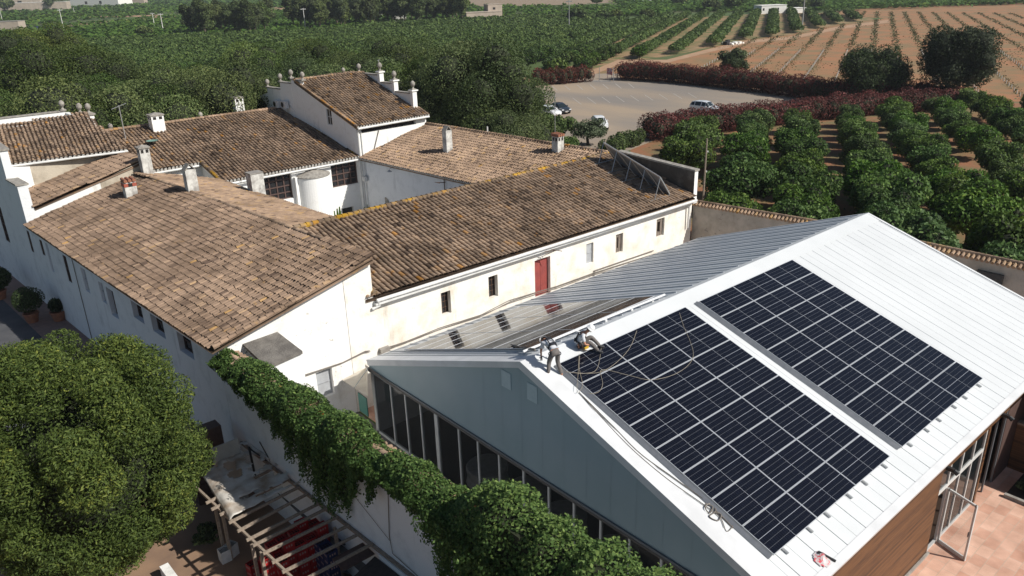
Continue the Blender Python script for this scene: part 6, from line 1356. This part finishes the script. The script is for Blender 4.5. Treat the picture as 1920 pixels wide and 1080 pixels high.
def worker(label, loc, rz, J, skinm, kneel=False):
    t = empty('person', loc, rz, label=label, cat='person')
    R_ = {'pel': (.12, .1), 'wai': (.115, .09), 'che': (.14, .1), 'nk0': .065, 'nk': .05, 'hd': (.075, .085), 'top': .05, 'ls': .052, 'le': .038, 'lw': .026, 'rs': .052, 're': .038, 'rw': .026, 'lh': .082, 'lk': .056, 'la': .04, 'lt': .036, 'rh': .082, 'rk': .056, 'ra': .04, 'rt': .036}
    E_ = [('pel', 'wai'), ('wai', 'che'), ('che', 'nk0'), ('nk0', 'nk'), ('nk', 'hd'), ('hd', 'top'), ('che', 'ls'), ('ls', 'le'), ('le', 'lw'), ('che', 'rs'), ('rs', 're'), ('re', 'rw'), ('pel', 'lh'), ('lh', 'lk'), ('lk', 'la'), ('la', 'lt'), ('pel', 'rh'), ('rh', 'rk'), ('rk', 'ra'), ('ra', 'rt')]
    joints = {k: (J[k], R_[k]) for k in R_}; skinned('body', joints, E_, skinm, t)
    g = lambda r, f, a=.012: tuple(x*f+a for x in r) if isinstance(r, tuple) else r*f+a
    lerp = lambda a, c, k: tuple(Vector(J[a]).lerp(Vector(J[c]), k))
    sj = {k: (J[k], g(R_[k], 1.04, .016)) for k in ('wai', 'che', 'ls', 'rs')}; sj['nk0'] = (J['nk0'], .07); sj['pel'] = (lerp('pel', 'wai', .4), (.135, .115)); sj['le'] = (lerp('ls', 'le', .72), .058); sj['re'] = (lerp('rs', 're', .72), .058)
    skinned('shirt', sj, [('wai', 'che'), ('che', 'nk0'), ('che', 'ls'), ('che', 'rs'), ('wai', 'pel'), ('ls', 'le'), ('rs', 're')], M['shirt'], t)
    tj = {'pel': (J['pel'], (.135, .12)), 'wai': (lerp('pel', 'wai', .45), (.125, .105))}
    for s in 'lr': tj[s+'h'] = (J[s+'h'], .098); tj[s+'k'] = (J[s+'k'], .076); tj[s+'a'] = (lerp(s+'k', s+'a', .93), .062)
    skinned('trousers', tj, [('pel', 'wai'), ('pel', 'lh'), ('lh', 'lk'), ('lk', 'la'), ('pel', 'rh'), ('rh', 'rk'), ('rk', 'ra')], M['trousers'], t)
    for s in 'lr':
        bj = {'a': (J[s+'a'], .052), 'u': (lerp(s+'k', s+'a', .86), .05), 't': (J[s+'t'], .045)}; skinned('boot', bj, [('a', 'u'), ('a', 't')], M['boot'], t)
    hd = Vector(J['hd']); nk = Vector(J['nk']); up = (Vector(J['top'])-nk).normalized(); f = Vector(J['face']).normalized(); sd = up.cross(f).normalized()
    fm = MB()
    fm.tube([hd+f*.07-up*.015, hd+f*.105-up*.03], [.012, .016], 6); 
    for s in (-1, 1): fm.tube([hd+sd*.078*s-up*.01, hd+sd*.09*s-up*.01], [.024, .02], 6)
    fm.build('nose_and_ears', skinm, t, smooth=True)
    fm = MB()
    for s in (-1, 1): fm.tube([hd+f*.083+sd*.03*s+up*.01, hd+f*.089+sd*.03*s+up*.01], .009, 6)
    fm.bar(hd+f*.082-up*.062-sd*.022, hd+f*.082-up*.062+sd*.022, .008, .006); fm.build('eyes_and_mouth', M['boot'], t)
    hb_ = MB(); hb_.lathe((0, 0, 0), [(.098, -.035), (.1, .01), (.09, .045), (.0, .06)], 14); o = hb_.build('hair', M['harness'], t); 
    q = up.to_track_quat('Z', 'Y'); o.rotation_mode = 'QUATERNION'; o.rotation_quaternion = q; o.location = hd+up*.03-f*.01
    h = MB(); h.lathe((0, 0, 0), [(.15, -.005), (.15, .005), (.128, .02), (.125, .07), (.105, .115), (.065, .145), (0, .155)], 20); h.tube([(0, 0, .155), (0, 0, .16)], .02, 8)
    o = h.build('helmet', M['helmet'], t, smooth=True); o.rotation_mode = 'QUATERNION'; o.rotation_quaternion = q; o.location = hd+up*.045
    c = Vector(J['che']); w_ = Vector(J['wai']); pz = Vector(J['pel']); bk = Vector(J['back']).normalized(); side = (Vector(J['ls'])-Vector(J['rs'])).normalized(); hb = MB()
    ax = (c-w_).normalized()
    for s in (-1, 1):
        a0 = w_+side*.1*s+bk*.12; a1 = c+side*.07*s+bk*.135+ax*.02; a2 = c+side*.1*s+ax*.12-bk*.01; a3 = c+side*.09*s-bk*.12; a4 = w_+side*.1*s-bk*.11; hb.tube([a0, a1, a2, a3, a4], .02, 6)
    ring = [w_+side*math.cos(a)*.145+bk*math.sin(a)*.125 for a in [i*math.pi/6 for i in range(13)]]; hb.tube(ring, .03, 6)
    hb.bar(c+bk*.14-side*.07, c+bk*.14+side*.07, .05, .05); hb.bar(w_+bk*.13-side*.1, w_+bk*.13+side*.1, .09, .05)
    for s in 'lr':
        lp = Vector(lerp(s+'h', s+'k', .12)); dz = (Vector(J[s+'k'])-Vector(J[s+'h'])).normalized(); e1_ = dz.cross(side).normalized(); hb.tube([lp+side*math.cos(a)*.105+e1_*math.sin(a)*.105 for a in [i*math.pi/5 for i in range(11)]], .016, 5)
    hb.build('harness', M['harness'], t)
    for s, k in (('l', 1), ('r', -1)): hand(t, J[s+'w'], Vector(J[s+'w'])-Vector(J[s+'e']), M['boot'], k)
    return t
# standing worker, bent forward: local x = facing direction, z up
fA = on(1050, 712, tuple(rs_pt(0, 0, 0)), (0, -TR, 1)); ZZ = lambda y: 0
J1 = dict(pel=(0, 0, .86), wai=(.14, 0, .96), che=(.40, 0, 1.02), nk0=(.54, 0, 1.02), nk=(.60, 0, 1.0), hd=(.70, .0, .96), top=(.80, 0, .93), ls=(.44, .19, 1.01), rs=(.44, -.19, 1.01), le=(.46, .25, .74), re=(.46, -.25, .74), lw=(.54, .2, .50), rw=(.54, -.18, .52),
          lh=(-.01, .1, .82), lk=(.13, .14, .47), la=(.04, .22, .10), lt=(.17, .24, .04), rh=(-.01, -.1, .82), rk=(.08, -.14, .44), ra=(-.10, -.2, .02), rt=(.04, -.22, -.04), face=(.15, 0, -1), back=(-.1, 0, 1))
worker('worker in white helmet, grey trousers and black harness bending over at the near roof edge', (fA[0]+.05, fA[1]+.28, rs_pt(0, fA[1]+.05).z+.0), math.radians(75), J1, M['skin'])
fB = on(1092, 655, tuple(rs_pt(0, 0, 0)), (0, -TR, 1))
J2 = dict(pel=(0, 0, .12), wai=(.03, 0, .28), che=(.14, 0, .50), nk0=(.24, 0, .60), nk=(.29, 0, .64), hd=(.37, 0, .70), top=(.42, 0, .80), ls=(.16, .2, .53), rs=(.16, -.2, .53), le=(.22, .3, .28), re=(.24, -.28, .28), lw=(.46, .2, .22), rw=(.47, -.16, .23),
          lh=(.05, .1, .12), lk=(.42, .2, .36), la=(.74, .18, .0), lt=(.88, .19, -.0), rh=(.05, -.1, .12), rk=(.40, -.18, .33), ra=(.70, -.16, -.02), rt=(.84, -.17, -.03), face=(.8, 0, -.5), back=(-.95, 0, .3))
worker('worker in white helmet sitting on the ridge with both legs stretched towards the panels', (fB[0]-.1, fB[1]+.1, rs_pt(0, fB[1]+.1).z), math.radians(-48), J2, M['skinb'])
# cables and ropes on the roof
def roof_curve(name, pts, r, m, label, cat, k=.12):
    P_ = [on(px, py, tuple(rs_pt(0, 0, k)), (0, -TR, 1)) for px, py in pts]; Q = []
    for i in range(len(P_)-1):
        p0 = P_[max(0, i-1)]; p1 = P_[i]; p2 = P_[i+1]; p3 = P_[min(len(P_)-1, i+2)]
        for s in np.linspace(0, 1, 8, endpoint=False): Q.append(.5*((2*p1)+(-p0+p2)*s+(2*p0-5*p1+4*p2-p3)*s*s+(-p0+3*p1-3*p2+p3)*s**3))
    Q.append(P_[-1]); b = MB(); b.tube(Q, r, 5); tag(b.build(name, m), label, cat)
roof_curve('safety_rope', [(1128, 646), (1120, 690), (1098, 700), (1062, 697)], .0065, M['rope'], 'pale rope from the sitting worker across the first panels', 'rope')
roof_curve('safety_rope', [(1086, 664), (1084, 700), (1082, 735), (1092, 722), (1086, 690), (1087, 668)], .0065, M['rope'], 'doubled rope hanging from the sitting worker over the top left panel', 'rope')
roof_curve('safety_rope', [(1194, 620), (1182, 650), (1160, 676), (1130, 696), (1098, 700), (1060, 697)], .0065, M['rope'], 'rope curving from the ridge down to the standing worker', 'rope')
roof_curve('safety_rope', [(1274, 586), (1282, 612), (1294, 640), (1300, 665), (1290, 685), (1262, 703), (1220, 712), (1180, 704), (1140, 694), (1126, 696), (1130, 720), (1122, 735), (1104, 738)], .0065, M['rope'], 'long loop of rope over the near panel field', 'rope')
roof_curve('cable', [(1086, 736), (1110, 760), (1150, 800), (1200, 850), (1262, 895), (1322, 938), (1340, 955), (1375, 990)], .016, M['cable'], 'grey cable running down beside the near panel field', 'cable', .03)
roof_curve('cable', [(1090, 740), (1130, 785), (1185, 842), (1250, 897), (1318, 945), (1350, 970), (1362, 996), (1374, 985), (1366, 975)], .013, M['cable'], 'second thin cable looping at the lower end beside the near panels', 'cable', .03)
roof_curve('coiled_cable', [(1322, 944), (1336, 950), (1330, 962), (1322, 950), (1334, 944), (1342, 958), (1330, 968), (1346, 976), (1352, 965), (1340, 960)], .018, M['cable'], 'tangle of coiled grey cable beside the lower left panels', 'cable', .05)
for lb, pts in (('upper', [(1555, 962), (1566, 958), (1562, 948), (1550, 955), (1558, 968), (1572, 966)]), ('lower', [(1608, 992), (1600, 1000), (1612, 1004), (1622, 998), (1616, 990)]), ): pass
q = on(1541, 1050, tuple(rs_pt(0, 0, 0)), (0, -TR, 1)); b = MB(); rs_b = np.random.RandomState(2); n = 9
V = [(q[0]+(i-4)*.06, q[1]+(j-4)*.055, rs_pt(0, q[1]+(j-4)*.055).z+.02+(.09*math.exp(-((i-4)**2+(j-4)**2)/9)*rs_b.uniform(.3, 1.4))) for i in range(n) for j in range(n)]
b.add(V, [(i*n+j, (i+1)*n+j, (i+1)*n+j+1, i*n+j+1) for i in range(n-1) for j in range(n-1) if (i-3.5)**2+(j-3.5)**2 < 17]); tag(b.build('plastic_bag', M['bag'], smooth=True), 'crumpled clear plastic bag with red print near the bottom roof edge', 'bag')
q2 = on(1552, 1046, tuple(rs_pt(0, 0, 0)), (0, -TR, 1)); b = MB(); b.bar((q2[0]-.1, q2[1]+.22, rs_pt(0, q2[1]+.22).z+.05), (q2[0]+.05, q2[1]-.2, rs_pt(0, q2[1]-.2).z+.05), .05, .05); b.bar((q2[0]-.1, q2[1]+.22, rs_pt(0, q2[1]+.22).z+.05), (q2[0]-.22, q2[1]+.15, rs_pt(0, q2[1]+.15).z+.05), .05, .07); tag(b.build('cordless_drill', M['blackpl']), 'black hand tool lying beside the plastic bag', 'tool')
q = on(1098, 653, tuple(rs_pt(0, 0, 0)), (0, -TR, 1)); b = MB(); b.box((q[0]-.09, q[1]-.06, q[2]), (q[0]+.09, q[1]+.06, q[2]+.08)); b.bar((q[0]-.2, q[1]-.12, q[2]+.05), (q[0]+.08, q[1]+.04, q[2]+.07), .035, .035); tag(b.build('tool_bag', M['yellow']), 'yellow and dark tool bag beside the sitting worker', 'bag')
b = MB(); 
for k in range(4):
    p0 = on(958+k*3, 646+k*2, tuple(ls_pt(0, RY, .14)), (0, TL, 1)); p1 = on(985-k*2, 652, tuple(ls_pt(0, RY, .14)), (0, TL, 1)); p2_ = on(1003, 654+k, tuple(ls_pt(0, RY, .14)), (0, TL, 1)); b.tube([p0, (p0+p1)/2+np.array([0, .1*(k-1.5), .03]), p1, p2_], .02, 5)
tag(b.build('cable', M['cable']), 'dark knotted cable on the glinting panels near the workers', 'cable')

# ============================================================ FAR BUILDINGS, POLES
def farhouse(name, px, py, w_, d_, h, rz, mw_, mr, label, roof='flat', wins=()):
    p = G(px, py); t = empty(name, tuple(p), rz, label=label, cat='building'); b = MB(); b.box((-w_/2, -d_/2, 0), (w_/2, d_/2, h)); b.build('wall', M[mw_], t); b = MB()
    if roof == 'flat':
        b.box((-w_/2-.15, -d_/2-.15, h), (w_/2+.15, d_/2+.15, h+.2))
    else:
        b.prism([(-w_/2-.3, -d_/2-.3, h), (-w_/2-.3, d_/2+.3, h), (-w_/2-.3, 0, h+roof)], (w_+.6, 0, 0))
    b.build('roof', M[mr], t)
    for (wx, wz, ww_, wh) in wins:
        b = MB(); b.box((wx-ww_/2, -d_/2-.02, wz), (wx+ww_/2, -d_/2+.05, wz+wh)); b.build('window', M['paneblack'], t)
    return t
YW = math.degrees(YAW)
rz0 = YAW-math.pi/2
farhouse('shed', 17, 56, 14, 8, 4.2, rz0+.1, 'fartan', 'concrete', 'plain concrete shed with one small window at the far left edge', wins=[(-2.5, 2.0, 1, 1)])
farhouse('farmhouse', 903, 38, 17, 8, 3.6, rz0+.35, 'fartan', 'fartan', 'long tan ruined farmhouse beyond the groves right of the pines')
farhouse('farmhouse', 925, 36, 7, 6, 6.6, rz0+.35, 'fartan', 'fartan', 'taller square tan block at the right end of the ruined farmhouse', wins=[(-.5, 4.4, 1.2, 1)])
farhouse('farmhouse', 1443, 25, 12, 7, 3.4, rz0+.2, 'farwhite', 'farwhite', 'white flat roofed farmhouse beyond the citrus rows', wins=[(-5, 1.4, .8, 1), (2, 1.4, .8, 1)])
farhouse('farmhouse', 1490, 24, 7, 6, 2.0, rz0+.2, 'farwhite', 'farwhite', 'low white outbuilding right of the white farmhouse')
farhouse('farmhouse', 192, 12, 60, 25, 9, rz0-.2, 'farwhite', 'farroof', 'far red roofed white farm at the upper left', 7, wins=[(-10, 3, 3, 3), (8, 3, 3, 3)])
farhouse('farmhouse', 163, 12, 22, 20, 14, rz0-.2, 'farwhite', 'farwhite', 'small far white house left of the red roofed farm')
farhouse('farmhouse', 226, 10, 60, 10, 6, rz0, 'fartan', 'fartan', 'far low tan walls right of the red roofed farm')
farhouse('farmhouse', 45, 18, 40, 15, 14, rz0+.2, 'fartan', 'fartan', 'far tan house left of the big far tree', wins=[(0, 6, 4, 3)])
farhouse('farmhouse', 68, 21, 60, 14, 8, rz0+.2, 'fartan', 'farwhite', 'far long low house below the tan house')
farhouse('farmhouse', 82, 14, 24, 12, 9, rz0, 'fartan', 'fartan', 'far small house touching the big far tree')
farhouse('greenhouse', 1225, 5, 26, 8, 3, rz0, 'farwhite', 'farwhite', 'tiny white shed far above the groves')
farhouse('farmhouse', 708, 36, 5, 5, 6, rz0, 'farwhite', 'farroof', 'white house glimpsed between the right hand pines', 2)
farhouse('farmhouse', 750, 42, 6, 5, 4, rz0, 'farwhite', 'farroof', 'second white house glimpsed low between the right hand pines', 1.5)
def pole(px, pyb, pyt, label, arms=True, m='farwhite', r=.14):
    p = G(px, pyb); dist = np.linalg.norm(p-CAM); h = (pyb-pyt)*dist/FOC*1.02; t = empty('power_pole', tuple(p), rz0, label=label, cat='pole'); b = MB(); b.tube([(0, 0, 0), (0, 0, h)], [r*1.3, r*.7], 6); b.build('pole', M[m], t)
    if arms:
        b = MB(); b.box((-1.1, -.07, h*.93), (1.1, .07, h*.96)); b.build('cross_arm', M[m], t)
pole(120, 57, 26, 'leaning power pole at the upper left by the blue sheeted sheds'); pole(5, 41, 24, 'power pole above the concrete shed'); pole(307, 62, 32, 'power pole left of the left pines'); pole(290, 50, 29, 'second thinner power pole left of the left pines')
pole(573, 56, 21, 'pole with cross arm in front of the right hand pines'); pole(140, 27, 17, 'thin far pole beyond the left fields', False)
pole(1067, 60, 7, 'tall pale pylon standing in the grove', True, 'antenna', .16); pole(1503, 55, -5, 'tall pole by the white farmhouse', False, 'antenna', .2)
p = G(1322, 372, 0); pw = empty('timber_pole', tuple(G(1316, 405, 0)), label='grey timber pole with insulators beside the dark fire parapet', cat='pole'); q_ = G(1316, 405, 0); b = MB(); b.tube([(0, 0, 0), (.1, .05, 6.3)], [.1, .06], 8); b.build('pole', M['beam'], pw); b = MB()
for z in (3.6, 5.2): b.lathe((.2, 0, z), [(0, 0), (.06, 0), (.07, .1), (0, .14)], 8)
b.build('insulator', M['frame'], pw)
# entrance gate, sign, bins, parked clutter by the track
g_ = empty('entrance_gate', tuple(G(1112, 150)), label='low white barrier and posts across the car park entrance', cat='gate'); gA = G(1106, 153)-G(1112, 150); gB = G(1145, 153)-G(1112, 150); b = MB(); b.bar(gA+np.array([0, 0, .1]), gB+np.array([0, 0, .1]), .12, .12); b.build('barrier', M['frame'], g_)
for s in (gA+(gB-gA)*.45, gB+np.array([.2, -.5, 0])): b = MB(); b.tube([s, s+np.array([0, 0, 2.6])], .06, 6); b.build('post', M['steel'], g_)
b = MB(); q = G(1143, 148); b.box((q[0]-.05, q[1]-.7, .8), (q[0], q[1]+.7, 2.0)); b.box((q[0]-.04, q[1]-.6, 0), (q[0], q[1]-.5, .8)); b.box((q[0]-.04, q[1]+.5, 0), (q[0], q[1]+.6, .8)); tag(b.build('sign_board', M['signred']), 'red and white board sign beside the car park entrance', 'sign')
p = G(1372, 83); t = empty('rubble_heap', tuple(p), label='heap of white and dark rubble with scrap beside the dirt track', cat='heap'); b = MB(); rr = random.Random(5)
for k in range(26):
    x, y = rr.gauss(0, 1.6), rr.gauss(0, 1.0); s = rr.uniform(.2, .55); b.box((x-s, y-s, 0), (x+s, y+s, s*1.1))
b.build('rubble', M['farwhite'], t); b = MB(); b.box((-3.2, -.6, 0), (-1.8, .6, .9)); b.build('scrap', M['blackpl'], t); b = MB(); b.box((-.8, .8, 0), (.4, 1.6, 1.1)); b.build('scrap', M['blackpl'], t)
b = MB(); q = G(98, 53); b.box((q[0]-8, q[1]-2, 0), (q[0]+2, q[1]+2, 1.5)); tag(b.build('blue_sheeting', M['blue']), 'blue sheeting on a low shed at the upper left', 'sheeting')

# put each building's empty at its base (children keep their places)
bpy.context.view_layer.update()
for o in list(col.objects):
    if o.type == 'EMPTY' and o.parent is None and tuple(o.location) == (0, 0, 0) and o.children:
        xs_ = [v for c in o.children for v in c.bound_box]; mn = [min(v[i]+c.location[i] for c in o.children for v in c.bound_box) for i in range(3)]; mx_ = [max(v[i]+c.location[i] for c in o.children for v in c.bound_box) for i in range(3)]
        L = Vector(((mn[0]+mx_[0])/2, (mn[1]+mx_[1])/2, mn[2])); o.location = L
        for c in o.children: c.location = c.location-L

# ---- air: thin even haze in one closed box round everything
hz = MB(); hz.box((-2600, -600, -2.2), (4300, 4300, 22)); hm = bpy.data.materials.new('haze'); hm.use_nodes = True; t = hm.node_tree; t.nodes.remove(t.nodes['Principled BSDF'])
pv = t.nodes.new('ShaderNodeVolumePrincipled'); pv.inputs['Color'].default_value = (.86, .91, 1, 1); pv.inputs['Density'].default_value = .00017; pv.inputs['Anisotropy'].default_value = .2
t.links.new(pv.outputs[0], t.nodes['Material Output'].inputs['Volume']); tag(hz.build('haze', hm), kind='stuff')
